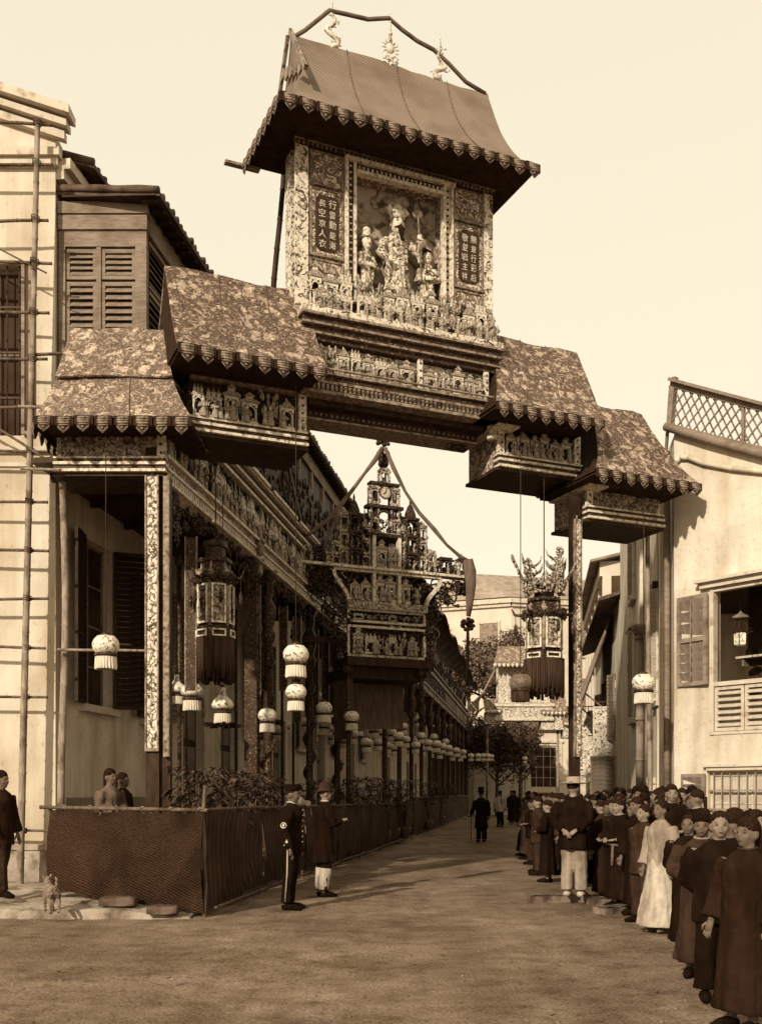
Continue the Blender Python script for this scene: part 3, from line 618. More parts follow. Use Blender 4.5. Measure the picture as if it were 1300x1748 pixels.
# low white lodge with a barred window at the street's end
c = at(880, 1340, 74); lo = empty('white_lodge', (c.x, c.y, 0), R(3)); tag(lo, 'low white house with one tall barred window at the end of the street', 'house')
b = MB(); wall_holes(b, -3.0, 4.2, -.2, 6.0, 0, .3, [(1.0, 3.05, 1.9, 5.0)]); b.box(-3, 4.2, 3, 3.2, -.2, 6); b.build('wall', STUCCO_FAR, lo)
b = MB(); b.box(-3.2, 4.4, -.2, 3.4, 6.0, 6.3); b.build('roof', TILE, lo)
b = MB(); b.box(.7, .99, -.1, .02, 1.7, 5.2); b.box(3.06, 3.35, -.1, .02, 1.7, 5.2); b.box(.6, 3.45, -.2, .02, 1.6, 1.7); b.box(.6, 3.45, -.15, .02, 5.2, 5.35); b.build('window_surround', TRIM, lo)
window(lo, I4, 1.0, 3.05, 1.9, 5.0, .15, 4, 4, WOODW, GLASS, .12)
for k in range(10): b = MB(); b.box(-3.05, .55, -.05, -.001, .3+k*.55, .72+k*.55); b.build('wall_course', TRIM, lo)

# row of houses behind the far colonnade, on the left
LR = Frame(*LSF.w(34.4, 0, 0).xy, .1474, .9891); lr = LR.empty('terrace_house'); tag(lr, 'long shaded terrace house behind the far colonnade', 'house')
hl = [(1.5+i*4, 2.7+i*4, .1, 3.4) for i in range(9)]
b = MB(); wall_holes(b, 0, 38, -.1, 9.5, 0, .3, hl); b.box(0, 38, 1.2, 1.4, 0, 9.4); b.box(0, .2, .31, 1.2, 0, 9.4); b.box(37.8, 38, .31, 1.2, 0, 9.4); b.build('wall', PLASTER2, lr)
for h_ in hl: b = MB(); b.box(h_[0], h_[1], .15, .2, .1, 3.4); b.build('door', DARKWOOD, lr)
tile_roof(lr, I4, 0, 38, lambda v: (-.7+v*4, 9.5+v*1.4), 'roof', .3, 4)
# second row on the right: dark house with an awning, and a further pale one
RS2 = Frame(*RS.w(11.6, .0, 0).xy, .1474, .9891)
r2 = RS2.empty('shaded_house'); tag(r2, 'narrow street house with dark hinged awning beyond the plastered house', 'house')
b = MB(); wall_holes(b, 0, 12, -.1, 7.2, -.3, .3, [(1.5, 2.5, 3.2, 5.2), (4, 5, 3.2, 5.2), (8, 9, 3.2, 5.2), (2.6, 3.6, .1, 2.6), (6.5, 7.5, .1, 2.6)]); b.box(11.7, 12, -4, -.31, 0, 7); b.box(.1, 12, -4, -.31, 7.0, 7.2); b.build('wall', PLASTER2, r2)
for x in (1.5, 4, 8):
    window(r2, I4, x, x+1, 3.2, 5.2, -.2, 2, 3, WOODG)
    shutter(r2, Matrix.Translation((x, .02, 0)) @ Matrix.Rotation(R(20), 4, 'Z'), 0, .5, 3.2, 5.2, .02, .1, WOODP)
shutter(r2, Matrix.Translation((1.2, .02, 0)) @ Matrix.Rotation(R(80), 4, 'Z'), 0, .75, .6, 2.7, .02, .12, WOODG)
for x in (2.6, 6.5): b = MB(); b.box(x, x+1, -.2, -.15, .1, 2.6); b.build('door', DARKWOOD, r2)
b = MB(); b.sheet(lambda u, v: (2.2+u*5.5, .02+v*.85, 7.1-v*2.5), 6, 3, .05, nrm=(0,.9,.3)); o = b.build('awning', DARKWOOD, r2)
for k in range(7): q = MB(); x = 2.2+k*.9; q.bar((x, .12, 7.0), (x, .97, 4.55), .06, .05); q.build('batten', WOODG, o)
for x in (2.5, 7.3): b = MB(); b.bar((x, .0, 4.0), (x, .9, 4.75), .05, .05); b.build('awning_prop', WOODG, r2)
b = MB(); b.sheet(lambda u, v: (-.2+u*12.4, .6-v*5, 7.2+v*1.6), 1, 2, -.1, nrm=(0,0,1)); b.build('roof', TILE, r2)
RS3 = Frame(*RS2.w(12.3, -.3, 0).xy, .1474, .9891)
r3 = RS3.empty('verandah_house'); tag(r3, 'pale two-storey house with open upper verandah and railing near the street end', 'house')
b = MB(); b.box(0, 14, -5, -1.6, -.1, 11); b.box(0, 14, -1.6, 0, 3.6, 3.9); b.box(0, 14, -1.6, 0, 7.4, 7.7); b.box(0, 14, -1.6, .1, 10.4, 11)
b.build('wall', STUCCO_FAR, r3)
for k in range(6):
    x = k*2.7; b = MB(); b.box(x, x+.35, -.36, -.01, -.1, 10.4); b.build('pillar', STUCCO_FAR, r3)
for z in (3.9, 7.7):
    for k in range(5):
        x = k*2.7+.36; b = MB(); b.box(x, x+2.33, -.22, -.14, z+.9, z+1.0); b.box(x, x+2.33, -.21, -.15, z+.08, z+.14)
        for i in range(7): b.tube([(x+.16+i*.33+.16*cos(t), -.18, z+.52+.16*sin(t)) for t in [j*pi/4 for j in range(9)]], .03, 4)
        b.build('railing', TRIM, r3)
b = MB(); b.sheet(lambda u, v: (-.4+u*14.8, .5-v*6, 11+v*1.3), 1, 2, -.1, nrm=(0,0,1)); b.build('roof', mat('roof_far3', .10, .16, 2, 4), r3)
# white shop signs and boards hung along the right side
for k, (x, y, z0, z1, w_, lab) in enumerate(((2.0, .35, 2.0, 4.2, .5, 'tall white hanging shop board beside the dark awning'), (4.6, .4, 1.0, 3.3, .55, 'white upright board standing under the dark awning'), (8.6, .45, 2.2, 4.6, .6, 'pale painted sign board past the dark awning'))):
    o = empty('sign_board', RS2.w(x, y, z0), RS2.rz); tag(o, lab, 'sign')
    b = MB(); b.box(-.03, .03, -w_/2, w_/2, 0, z1-z0); b.build('board', FLORAL, o)
    b = MB(); b.box(-.05, .05, -w_/2-.05, -w_/2, -.05, z1-z0+.05); b.box(-.05, .05, w_/2, w_/2+.05, -.05, z1-z0+.05); b.box(-.05, .05, -w_/2, w_/2, z1-z0, z1-z0+.05); b.box(-.05, .05, -w_/2, w_/2, -.05, 0); b.build('frame', GILT, o)
    b = MB(); b.bar((0, -y-.1, z1-z0+.2), (0, w_/2, z1-z0+.2), .04, .04); b.bar((0, 0, z1-z0+.05), (0, 0, z1-z0+.22), .03, .03); b.build('bracket', IRON, o)

# ------------------------------------------------------------------ trees at the end of the street
def leaf_cloud(mb, c, r, n, size, rg, squash=.8):
    cl = [(Vector(c)+Vector((rg.uniform(-1,1)*r*.75, rg.uniform(-1,1)*r*.75, rg.uniform(-1,1)*r*.6*squash)), r*rg.uniform(.25, .5)) for _ in range(26)]
    for i in range(n):
        k, kr = cl[i % len(cl)]
        d = Vector((rg.gauss(0,1), rg.gauss(0,1), rg.gauss(0,1))).normalized()*kr*rg.uniform(.55, 1.05); p = k+d
        a = Vector((rg.gauss(0,1), rg.gauss(0,1), rg.gauss(0,1))).normalized(); b_ = a.cross(d+Vector((.01,0,0))).normalized(); s_ = size*rg.uniform(.6, 1.4)
        mb.add([p-a*s_, p+b_*s_*.5, p+a*s_, p-b_*s_*.5], [(0,1,2,3)])
def tree(name, label, px, py, dist, r, n, size, seed, lm=None, squash=.85, lean=0):
    rg = random.Random(seed); c = at(px, py, dist); e = empty(name, (c.x, c.y, 0)); tag(e, label, 'tree')
    h = c.z; b = MB(); b.tube([(0,0,-.2), (.1*lean, 0, h*.3), (.2*lean, .1, h*.6), (0,0,h*.9)], [.035*h, .028*h, .02*h, .008*h], 8)
    for k in range(7):
        a = k*2.4; z = h*(.45+.06*k); b.tube([(0,0,z), (r*.4*cos(a), r*.4*sin(a), z+r*.35), (r*.75*cos(a), r*.75*sin(a), z+r*.5)], [.016*h, .01*h, .004*h], 5)
    b.build('trunk', BARK, e); q = MB(); leaf_cloud(q, (0,0,h), r, n, size, rg, squash); q.build('crown', lm or LEAFT, e, kind='stuff')
    return e
tree('broadleaf_tree', 'round leafy tree in front of the pale far house', 800, 1150, 80, 3.2, 9000, .17, 1)
tree('broadleaf_tree', 'taller feathery tree beside the pale corner of the far house', 848, 1135, 82, 3.3, 8000, .17, 2)
tree('broadleaf_tree', 'dark low tree whose branches hang beneath the white far gate', 848, 1280, 70, 2.9, 9000, .12, 3, LEAF, .75)
tree('broadleaf_tree', 'small dark tree beside the barred lodge window', 888, 1262, 71, 1.5, 4500, .10, 4, LEAF, .9)

# ------------------------------------------------------------------ second gate far up the street
FG = Frame(*at(892, 1353, 62).xy, 1, .02); fg = FG.empty('far_gate'); tag(fg, 'white second festival gate with cloth roof far up the street', 'gate')
def fp(px, py, t=0): return FG.pix(px, py, t)
x0, z0 = fp(850, 1200); x1, z1 = fp(938, 1138); zr = fp(890, 1102)[1]; zd = fp(890, 1225)[1]
b = MB(); wall_holes(b, x0, x1, z0, z1, 0, .3, [(fp(871, 0)[0], fp(908, 0)[0], z0+.15, z1-.35)]); b.box(x0, x1, .9, 1.0, z0, z1); b.build('tower', FLORAL, fg)
b = MB(); b.box(x0-.2, x1+.1, -.35, 1, zd, z0-.25); b.build('deck_frieze', FLORAL, fg)
b = MB(); b.box(x0-.3, x1+.2, -.45, 1, z0-.24, z0-.06); b.box(x0-.28, x1+.15, -.42, 1, zd-.2, zd-.001); b.build('deck_moulding', GILT, fg)
b = MB(); e0, e1 = fp(838, 0)[0], fp(956, 0)[0]; q0, q1 = fp(851, 0)[0], fp(932, 0)[0]
b.sheet(lambda u, v: ((e0+(e1-e0)*u)*(1-v)+(q0+(q1-q0)*u)*v, -.8+1.3*v, z1+.02+(zr-z1)*v**1.3), 10, 6, .06, nrm=(0,.4,-.6)); b.build('roof_cloth', BROCADE2, fg)
b = MB()
for k in range(16): x = e0+(e1-e0)*(k+.5)/16; b.blob((x, -.8, z1-.02), (.11, .06, .12), 6, 4)
b.build('valance', GILT, fg)
for k, (pa, pb, pt, pbm, zrf) in enumerate(((922, 963, 1218, 1246, 1186), (828, 852, 1215, 1236, 1192), (960, 985, 1236, 1260, 1205))):
    xa, za = fp(pa, pt); xb, zb_ = fp(pb, pbm); zq = fp(pa, zrf)[1]
    b = MB(); b.box(xa, xb, -.2, .8, zb_, za); b.build('bay_box', FLORAL, fg)
    b = MB(); b.sheet(lambda u, v: (xa-.1+(xb-xa+.2)*u, -.5+.9*v, za+.02+(zq-za)*v), 4, 3, .05, nrm=(0,.4,-.6)); b.build('bay_roof', BROCADE2, fg)
    b = MB(); n_ = 6
    for i in range(n_): b.blob((xa+(xb-xa)*(i+.5)/n_, -.5, za-.02), (.1, .05, .1), 6, 4)
    b.build('valance', GILT, fg)
for px in (832, 953):
    x = fp(px, 0)[0]; b = MB(); b.tube([(x, .3, -.1), (x, .3, zd)], .08, 8); b.build('post', BAMBOO, fg)
b = MB(); b.bar((x0-1.6, .2, zd+.2), (x0-.2, .2, z1-.2), .1, .1); b.build('prop', BAMBOO, fg)
# ================================================================== the festival gate
def glyph(ch, mt):
    cu = bpy.data.curves.new('glyph', 'FONT'); cu.body = ch; cu.size = 1; cu.extrude = .02; cu.align_x = 'CENTER'; cu.resolution_u = 2
    t = bpy.data.objects.new('tmp', cu); col.objects.link(t); dg = bpy.context.evaluated_depsgraph_get()
    me = bpy.data.meshes.new_from_object(t.evaluated_get(dg)); bpy.data.objects.remove(t); bpy.data.curves.remove(cu)
    me.name = 'character'; me.materials.clear(); me.materials.append(mt); return me
# little carved people, shrines and trees shared by all the friezes (unit size: 1 high, 1 wide)
def mini_figure(k, mts):
    b = MB(); b.lathe([(.24, 0), (.26, .08), (.17, .4), (.22, .62), (.12, .74), (.06, .78)], 8, sy=.75)
    b.blob((0, -.02, .85), (.10, .10, .115), 7, 5, 1)
    if k == 0: b.tube([(.2, 0, .68), (.27, -.14, .5), (.06, -.22, .52)], [.08, .08, .05], 6); b.tube([(-.2, 0, .68), (-.27, -.14, .5), (-.06, -.22, .5)], [.08, .08, .05], 6); b.lathe([(.13, 0), (.09, .05), (.05, .12), (.02, .15)], 7, (0, 0, .92))
    if k == 1: b.tube([(.2, 0, .66), (.36, -.08, .72), (.42, -.1, .95)], [.08, .07, .04], 6); b.tube([(-.2, 0, .66), (-.3, -.1, .45), (-.24, -.18, .3)], [.08, .08, .05], 6); b.tube([(.43, -.1, .3), (.43, -.1, 1.12)], .025, 5); b.blob((0, .02, .97), (.14, .13, .06), 7, 4)
    if k == 2: b.tube([(.2, 0, .66), (.3, -.1, .48), (.12, -.2, .36)], [.09, .09, .05], 6); b.tube([(-.2, 0, .66), (-.38, -.1, .6), (-.4, -.16, .8)], [.08, .07, .04], 6); b.box(-.14, .14, -.06, .06, .94, .98); b.blob((0,0,1.0), (.08, .08, .07), 6, 4)
    return b.mesh('carved_figure', mts)
def mini_shrine(k, mts):
    b = MB(); b.box(-.5, .5, -.2, .2, 0, .07); b.box(-.46, .46, -.17, .17, .07, .11)
    for x in (-.38, .38):
        for y in (-.13, .13): b.tube([(x, y, .11), (x, y, .68)], .045, 6)
        b.box(x-.07, x+.07, -.17, .17, .62, .68)
    b.box(-.46, .46, -.17, -.08, .68, .76)
    for i in range(7):                                     # arch
        a0, a1 = pi*i/7, pi*(i+1)/7; b.bar((.33*cos(a0), -.12, .46+.2*sin(a0)), (.33*cos(a1), -.12, .46+.2*sin(a1)), .05, .07)
    if k == 0: b.prism([(-.58, .76), (.58, .76), (.3, .88), (0, 1.05), (-.3, .88)], -.24, .22, 1); b.blob((0, 0, 1.06), (.06, .06, .1), 6, 4)
    if k == 1:
        b.prism([(-.6, .82), (-.5, .76), (.5, .76), (.6, .82), (.25, .9), (-.25, .9)], -.26, .22, 1); b.box(-.2, .2, -.12, .12, .9, 1.0); b.prism([(-.32, 1.0), (.32, 1.0), (0, 1.16)], -.2, .16, 1)
    if k == 2:
        b.box(-.5, .5, -.2, .2, .76, .8)
        for x in (-.3, 0, .3): b.box(x-.11, x+.11, -.1, .1, .8, .98); b.lathe([(.14, 0), (.09, .06), (.01, .16)], 6, (x, 0, .98), 1)
    b.blob((-.22, 0, .2), .09, 6, 4); b.blob((.2, .03, .18), .08, 6, 4)
    return b.mesh('carved_shrine', mts)
def mini_tree(seed, mts):
    rg = random.Random(seed); b = MB(); b.tube([(0,0,0), (.06,0,.35), (-.03,0,.7)], [.07, .05, .03], 5)
    for i in range(16): b.blob((rg.uniform(-.4,.4), rg.uniform(-.15,.1), rg.uniform(.35, 1)), (rg.uniform(.07,.15), .09, rg.uniform(.06,.12)), 5, 3, 1, rot=Matrix.Rotation(rg.uniform(0,3), 3, 'Y'))
    return b.mesh('carved_tree', mts)
MINI = {}
for nm, (a, c) in {'lit': (CARVEDM, GILT), 'dark': (CARVED, GILTD)}.items():
    MINI[nm] = dict(f=[mini_figure(k, [a, c]) for k in range(3)], s=[mini_shrine(k, [c, a]) for k in range(3)], t=[mini_tree(k, [a, a]) for k in range(3)])
def scene_row(root, B, x0, x1, z0, z1, y, seed, kind='lit', wid=.26, figs=1.6, depth=.5):
    """a row of carved shrines, trees and figures, every piece its own part"""
    rg = random.Random(seed); rz = B.to_euler().z; x = x0; mn = MINI[kind]; h = z1-z0
    while x < x1-wid*.4:
        w_ = wid*rg.uniform(.75, 1.25); w_ = min(w_, x1-x)
        t = rg.random(); hh = h*rg.uniform(.72, 1.0)
        p = B @ Vector((x+w_/2, y, z0))
        if t < .72: obj('carved_shrine', rg.choice(mn['s']), root, p, rz, (w_*.92, .55*depth, hh*.95))
        else: obj('carved_tree', rg.choice(mn['t']), root, p, rz, (w_*1.1, .5*depth, hh))
        for i in range(int(figs+rg.random())):
            q = B @ Vector((x+w_*rg.uniform(.12, .88), y-.16*depth-rg.uniform(.0, .07)*depth, z0+.002)); s_ = h*rg.uniform(.40, .58)
            obj('carved_figure', rg.choice(mn['f']), root, q, rz+rg.uniform(-.6, .6), (s_*.8, s_*.6, s_))
        x += w_
def relief(mb, x0, x1, z0, z1, y, n, seed, r=(.02, .05), dp=.03, m=0):
    """scrolls, leaves and flowers in relief"""
    rg = random.Random(seed)
    for i in range(n):
        c = Vector((rg.uniform(x0, x1), y, rg.uniform(z0, z1))); s_ = rg.uniform(*r)
        t = rg.random()
        if t < .45: mb.blob(c, (s_*1.5, dp*rg.uniform(.6, 1.3), s_*.6), 6, 3, m, rot=Matrix.Rotation(rg.uniform(0, pi), 3, 'Y'))
        elif t < .72:
            for k in range(5): a = 2*pi*k/5; mb.blob(c+Vector((s_*.8*cos(a), 0, s_*.8*sin(a))), (s_*.55, dp, s_*.55), 5, 3, m)
        else:
            a0 = rg.uniform(0, 6); sg = rg.choice((-1, 1)); L = s_*rg.uniform(2, 3.4)
            mb.tube([c+Vector((L*(1-k/9)*cos(a0+sg*k*.75), -dp*.3, L*(1-k/9)*sin(a0+sg*k*.75)))*.6 for k in range(9)], [s_*.28*(1-k/12) for k in range(9)], 5, m)
    for i, v in enumerate(mb.v): pass
def mould(root, B, x0, x1, back, segs, mats, name='moulding', ends=1):
    b = MB(B)
    for k, (z0, z1, pr, m) in enumerate(segs): b.box(x0-pr*.6*ends-.001*k, x1+pr*.6*ends+.001*k, -pr, back, z0, z1-.0015, m)
    return b.build(name, mats, root)
def dentils(root, B, x0, x1, z0, z1, y0, y1, step, mt, name='dentils'):
    b = MB(B); k = int((x1-x0)/step)
    for i in range(k): x = x0+(x1-x0)*(i+.5)/k; b.box(x-step*.28, x+step*.28, y0, y1, z0, z1)
    return b.build(name, mt, root, kind='stuff')
def studs(mb, pts, r, m=0):
    for p in pts: mb.blob(p, (r, r*.7, r*1.3), 5, 3, m, False)
# a festoon of the cloth valance: striped folds over a pointed pennant
def tab_mesh():
    b = MB()
    for k, z in enumerate((-.02, -.06, -.10)):
        b.tube([(-.085+.17*i/6, -.035*sin(pi*i/6)-.012*k, z-.012*sin(pi*i/6)) for i in range(7)], .019, 6, k % 2)
    b.tube([(-.085+.17*i/6, -.04*sin(pi*i/6)-.02, -.132-.012*sin(pi*i/6)) for i in range(7)], .010, 5, 1)
    b.prism([(-.08, -.11), (-.085, -.17), (0, -.255), (.085, -.17), (.08, -.11)], -.035, -.025, 2)
    b.tube([(-.085, -.037, -.165), (0, -.037, -.255), (.085, -.037, -.165)], .008, 4, 1); b.blob((0, -.04, -.175), (.028, .012, .028), 6, 3, 1); b.blob((0.035, -.04, -.15), (.012, .01, .012), 5, 3, 1); b.blob((-.035, -.04, -.15), (.012, .01, .012), 5, 3, 1)
    b.box(-.135, .135, -.012, .012, -.13, .01, 3)
    return b.mesh('valance_tab', [GILTD, GILTD, LACQ, SHADE])
TAB = tab_mesh()
def cloth_roof(root, B, e, r, yE, yR, zE, zR, yB, mt, prof=1.4, flare=3.0, seams=(), tabs=True, side=None, seed=0, lap=None, step=.25, skew=0):
    """cloth over a hipped frame: e=(x0,x1) at the eaves, r=(x0,x1) at the ridge, concave slope"""
    def X(u, v): k = 1-(1-v)**flare; return (e[0]+(r[0]-e[0])*k)*(1-u)+(e[1]+(r[1]-e[1])*k)*u
    def wr(u, v): return .016*noise.noise((u*5+seed, v*3, seed))+.010*noise.noise((u*16, v*9, seed+3))
    def front(u, v):
        y = yE+(yR-yE)*v; z = zE+(zR-zE)*v**prof
        if v > .02: y += wr(u, v)*min(1, v*4); z += wr(u+7, v)*.7*min(1, v*4)-(.018*sin(u*pi*3.0+seed) if v > .97 else 0)
        return (X(u, v), y, z)
    def back(u, v): f = front(u, v); return (f[0], yB+(yR-yB)*v, f[2])
    b = MB(B); b.sheet(front, 44, 20, .035, nrm=(0,.7,-.5)); o = b.build('roof_cloth', mt, root)
    b = MB(B); b.sheet(lambda u, v: (back(u, v)[0], back(u, v)[1]+.02, back(u, v)[2]), 16, 10, -.03, nrm=(0,.6,.5)); b.build('roof_back', mt, o)
    for u in (0, 1):
        b = MB(B); b.sheet(lambda a, v: (front(u, v)[0]+(.012 if u == 0 else -.012), front(u, v)[1]*(1-a)+back(u, v)[1]*a, front(u, v)[2]-.03), 4, 14, .02 if u == 0 else -.02, nrm=(1,0,0)); b.build('roof_end', SHADE if side is None else mt, o)
    b = MB(B); b.box(e[0]+.04, e[1]-.04, yE+.05, yB-.05, zE-.07, zE-.03); b.build('roof_soffit', SHADE, o)
    for u in seams:
        b = MB(B); b.tube([(front(u+.015*sin(v*5+seed), v)[0], front(u, v)[1]-.006, front(u, v)[2]+.012) for v in [i/14 for i in range(15)]], .007, 5); b.build('roof_seam', SASH, o)
    if lap:
        b = MB(B); v0, v1 = lap
        def fl(u, v):
            vv = v0+(v1-v0)*v; f = front(u, vv); return (f[0]*1.0+(.0), f[1]-.05-.03*sin(u*7), f[2]+.03-.012*sin(u*9))
        b.sheet(fl, 24, 8, .03, nrm=(0,.7,-.5)); b.build('roof_flap', mt, o)
    if tabs:
        rz = B.to_euler().z; k = max(1, int((e[1]-e[0])/step))
        for i in range(k): x = e[0]+(e[1]-e[0])*(i+.5)/k; t = obj('valance_tab', TAB, o, B @ Vector((x, yE-.005, zE-.005+rnd.uniform(-.008,.008))), rz+rnd.uniform(-.07,.07), (rnd.uniform(.86, .97), 1, rnd.uniform(.82, 1.0)))
        for sd in (side or ()):
            x = e[0] if sd < 0 else e[1]; k2 = int((yB-yE)/step)
            for i in range(k2): y = yE+(yB-yE)*(i+.5)/k2; obj('valance_tab', TAB, o, B @ Vector((x+.005*sd, y, zE-.005)), rz+(-pi/2 if sd < 0 else pi/2))
    return o
def stud_strip(root, B, x0, x1, z0, z1, y, base, dark, name='studded_strip', n=None):
    b = MB(B); b.box(x0, x1, y, y+.06, z0, z1, 0); k = n or max(2, int((z1-z0)/.10))
    for i in range(k): z = z0+(z1-z0)*(i+.5)/k; b.prism([((x0+x1)/2-.022, z), ((x0+x1)/2, z-.02), ((x0+x1)/2+.022, z), ((x0+x1)/2, z+.02)], y-.012, y-.001, 1)
    return b.build(name, [base, dark], root)
def panel(root, B, x0, x1, z0, z1, y, face, rim=.025, rimm=None, name='panel'):
    b = MB(B); b.box(x0, x1, y, y+.03, z0, z1); o = b.build(name, face, root)
    b = MB(B); b.box(x0, x0+rim, y-.015, y-.001, z0, z1); b.box(x1-rim, x1, y-.015, y-.001, z0, z1); b.box(x0+rim, x1-rim, y-.015, y-.001, z0, z0+rim); b.box(x0+rim, x1-rim, y-.015, y-.001, z1-rim, z1); b.build('panel_rim', rimm or GILTD, o)
    return o
gate = GATE.empty('festival_gate'); tag(gate, 'tall carved festival gate with tiered brocade roofs spanning the street', 'gate')
I = Matrix()
# ---- tower
b = MB(); b.box(2.05, 5.33, .25, .52, 8.45, 11.36); b.build('tower_core', FLORAL, gate)
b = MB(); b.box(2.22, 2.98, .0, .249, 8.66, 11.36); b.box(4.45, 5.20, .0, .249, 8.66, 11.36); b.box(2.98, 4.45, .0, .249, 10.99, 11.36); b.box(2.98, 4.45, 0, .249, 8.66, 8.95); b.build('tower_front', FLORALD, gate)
b = MB(); b.box(2.98, 4.45, .215, .248, 8.95, 10.99)
for (x, z, r_) in ((3.15, 10.55, .13), (3.30, 10.25, .10), (3.1, 10.0, .12), (4.25, 10.6, .12), (4.1, 10.3, .13), (4.3, 10.0, .11), (3.5, 10.75, .11), (3.95, 10.8, .12), (4.28, 9.7, .1)):
    for k in range(4): b.blob((x+.1*cos(k*1.7), .212, z+.08*sin(k*1.7)), (r_*.7, .03, r_*.5), 8, 4)
b.build('niche_backdrop', BACKD, gate)
stud_strip(gate, I, 2.02, 2.22, 8.85, 11.28, -.045, FLORAL, FLORAL, 'pilaster', 2); stud_strip(gate, I, 5.20, 5.36, 8.85, 11.28, -.045, FLORAL, FLORAL, 'pilaster', 2)
# niche frame
for x0, x1 in ((2.80, 2.985), (4.445, 4.64)):
    b = MB(); b.box(x0, x0+.045, -.10, .01, 9.0, 11.2, 0); b.box(x1-.045, x1, -.07, .01, 9.0, 11.2, 0); b.box(x0+.045, x1-.045, -.04, .01, 9.0, 11.2, 1 if x0 < 4 else 0)
    for i in range(22): z = 9.05+i*.097; b.prism([((x0+x1)/2-.024, z), ((x0+x1)/2, z-.02), ((x0+x1)/2+.024, z), ((x0+x1)/2, z+.02)], -.055, -.041, 0 if x0 < 4 else 1)
    b.build('niche_jamb', [GILT, LACQ], gate)
b = MB(); b.box(2.79, 4.65, -.12, .01, 11.145, 11.20, 0); b.box(2.99, 4.44, -.05, .01, 11.04, 11.145, 1); b.box(2.99, 4.44, -.10, .01, 10.985, 11.04, 0)
for i in range(20): x = 3.02+i*.0735; b.box(x, x+.03, -.065, -.051, 11.07, 11.11, 0)
b.build('niche_lintel', [GILT, LACQ], gate)
b = MB(); b.box(2.0, 5.38, -.09, .0, 11.28, 11.37, 1); b.box(2.02, 5.36, -.06, 0, 11.21, 11.279, 0)
for i in range(46): x = 2.05+i*.0725; b.box(x, x+.032, -.075, -.061, 11.225, 11.265, 1)
b.build('upper_moulding', [LACQ, GILTD], gate)
# painted panels and couplet boards
for (x0, x1, cols) in ((2.25, 2.785, ('行雲動能海', '長空京人衣')), (4.66, 5.185, ('無意行彩后', '敬並岩主祥'))):
    panel(gate, I, x0, x1, 10.68, 11.19, -.031, FLORALD); panel(gate, I, x0, x1, 9.25, 9.58, -.031, FLORALD)
    o = panel(gate, I, x0, x1, 9.62, 10.64, -.031, FLORAL if 0 else FLORALD, name='couplet_board')
    q = MB(); w_ = x1-x0; m_ = .085; k_ = .06
    P = [(x0+m_, 9.72+k_), (x0+m_+k_, 9.72), (x1-m_-k_, 9.72), (x1-m_, 9.72+k_), (x1-m_, 10.54-k_), (x1-m_-k_, 10.54), (x0+m_+k_, 10.54), (x0+m_, 10.54-k_)]
    q.prism(P, -.052, -.032); q.build('inscription_field', INK, o)
    q = MB(); relief(q, x0+.04, x1-.04, 9.65, 9.70, -.036, 16, 3, (.012, .022), .012); relief(q, x0+.04, x1-.04, 10.57, 10.61, -.036, 16, 4, (.012, .022), .012)
    relief(q, x0+.04, x0+.07, 9.7, 10.55, -.036, 16, 5, (.012, .02), .012); relief(q, x1-.07, x1-.04, 9.7, 10.55, -.036, 16, 6, (.012, .02), .012); q.build('carved_border', GILT, o, kind='stuff')
    for j, s_ in enumerate(cols):
        for i, ch in enumerate(s_):
            cx = x1-m_-.10-(j)*(w_-2*m_-.20); g_ = obj('character', glyph(ch, GILT), o, (cx, -.056, 10.37-i*.152), sc=(.118*rnd.uniform(.85, 1.1), .125*rnd.uniform(.9, 1.12), .125)); g_.rotation_euler = (pi/2, rnd.uniform(-.09, .09), 0)
# balcony of carved scenes
mould(gate, I, 2.2, 5.34, .02, [(8.70, 8.79, .21, 0), (8.66, 8.70, .23, 1), (8.57, 8.66, .17, 2), (8.535, 8.57, .20, 1), (8.44, 8.535, .13, 2), (8.41, 8.44, .16, 1), (8.33, 8.41, .10, 2)], [FLORAL, GILTD, LACQ], 'balcony_moulding')
b = MB(); b.box(2.24, 5.3, -.03, -.001, 8.79, 9.2); b.build('balcony_back', CARVED, gate)
scene_row(gate, I, 2.2, 5.34, 8.79, 9.46, -.09, 11, 'lit', .225, 1.6, .30)
scene_row(gate, I, 2.22, 5.3, 8.79, 9.14, -.155, 12, 'lit', .36, 2.6, .16)
b = MB(); relief(b, 2.22, 5.32, 8.85, 9.35, -.06, 260, 13, (.02, .045), .05); b.build('carved_foliage', CARVEDM, gate, kind='stuff')
# lower frieze
b = MB(); b.box(2.22, 5.28, .03, .06, 7.83, 8.32); b.build('frieze_back', FLORAL, gate)
scene_row(gate, I, 2.30, 3.98, 7.86, 8.30, -.07, 21, 'lit', .22, 2.0, .34); scene_row(gate, I, 4.08, 5.16, 7.86, 8.30, -.07, 22, 'lit', .21, 2.0, .34)
b = MB(); relief(b, 2.26, 5.2, 7.9, 8.26, .02, 200, 23, (.02, .04), .03); b.build('carved_foliage', CARVEDM, gate, kind='stuff')
for x in (2.21, 4.0, 5.17): stud_strip(gate, I, x, x+.07, 7.86, 8.32, -.12, GILT, LACQ, 'frieze_post')
mould(gate, I, 2.22, 5.28, .25, [(7.81, 7.85, .20, 1), (7.71, 7.81, .15, 2), (7.67, 7.71, .21, 1), (7.56, 7.67, .17, 2), (7.51, 7.56, .22, 1)], [FLORAL, GILTD, LACQ], 'deck_moulding')
dentils(gate, I, 2.15, 5.35, 7.575, 7.66, -.205, -.171, .07, GILTD)
b = MB(); b.box(2.25, 5.25, .02, .9, 7.42, 7.498, 0); b.box(2.2, 5.2, .2, .62, 7.28, 7.42, 0); b.box(2.2, 5.2, .17, .65, 7.255, 7.28, 1)
for i in range(34): x = 2.25+i*.087; b.blob((x, .2, 7.35), (.02, .02, .025), 5, 3, 1)
b.build('deck_beam', [DARKWOOD, GILTD], gate)
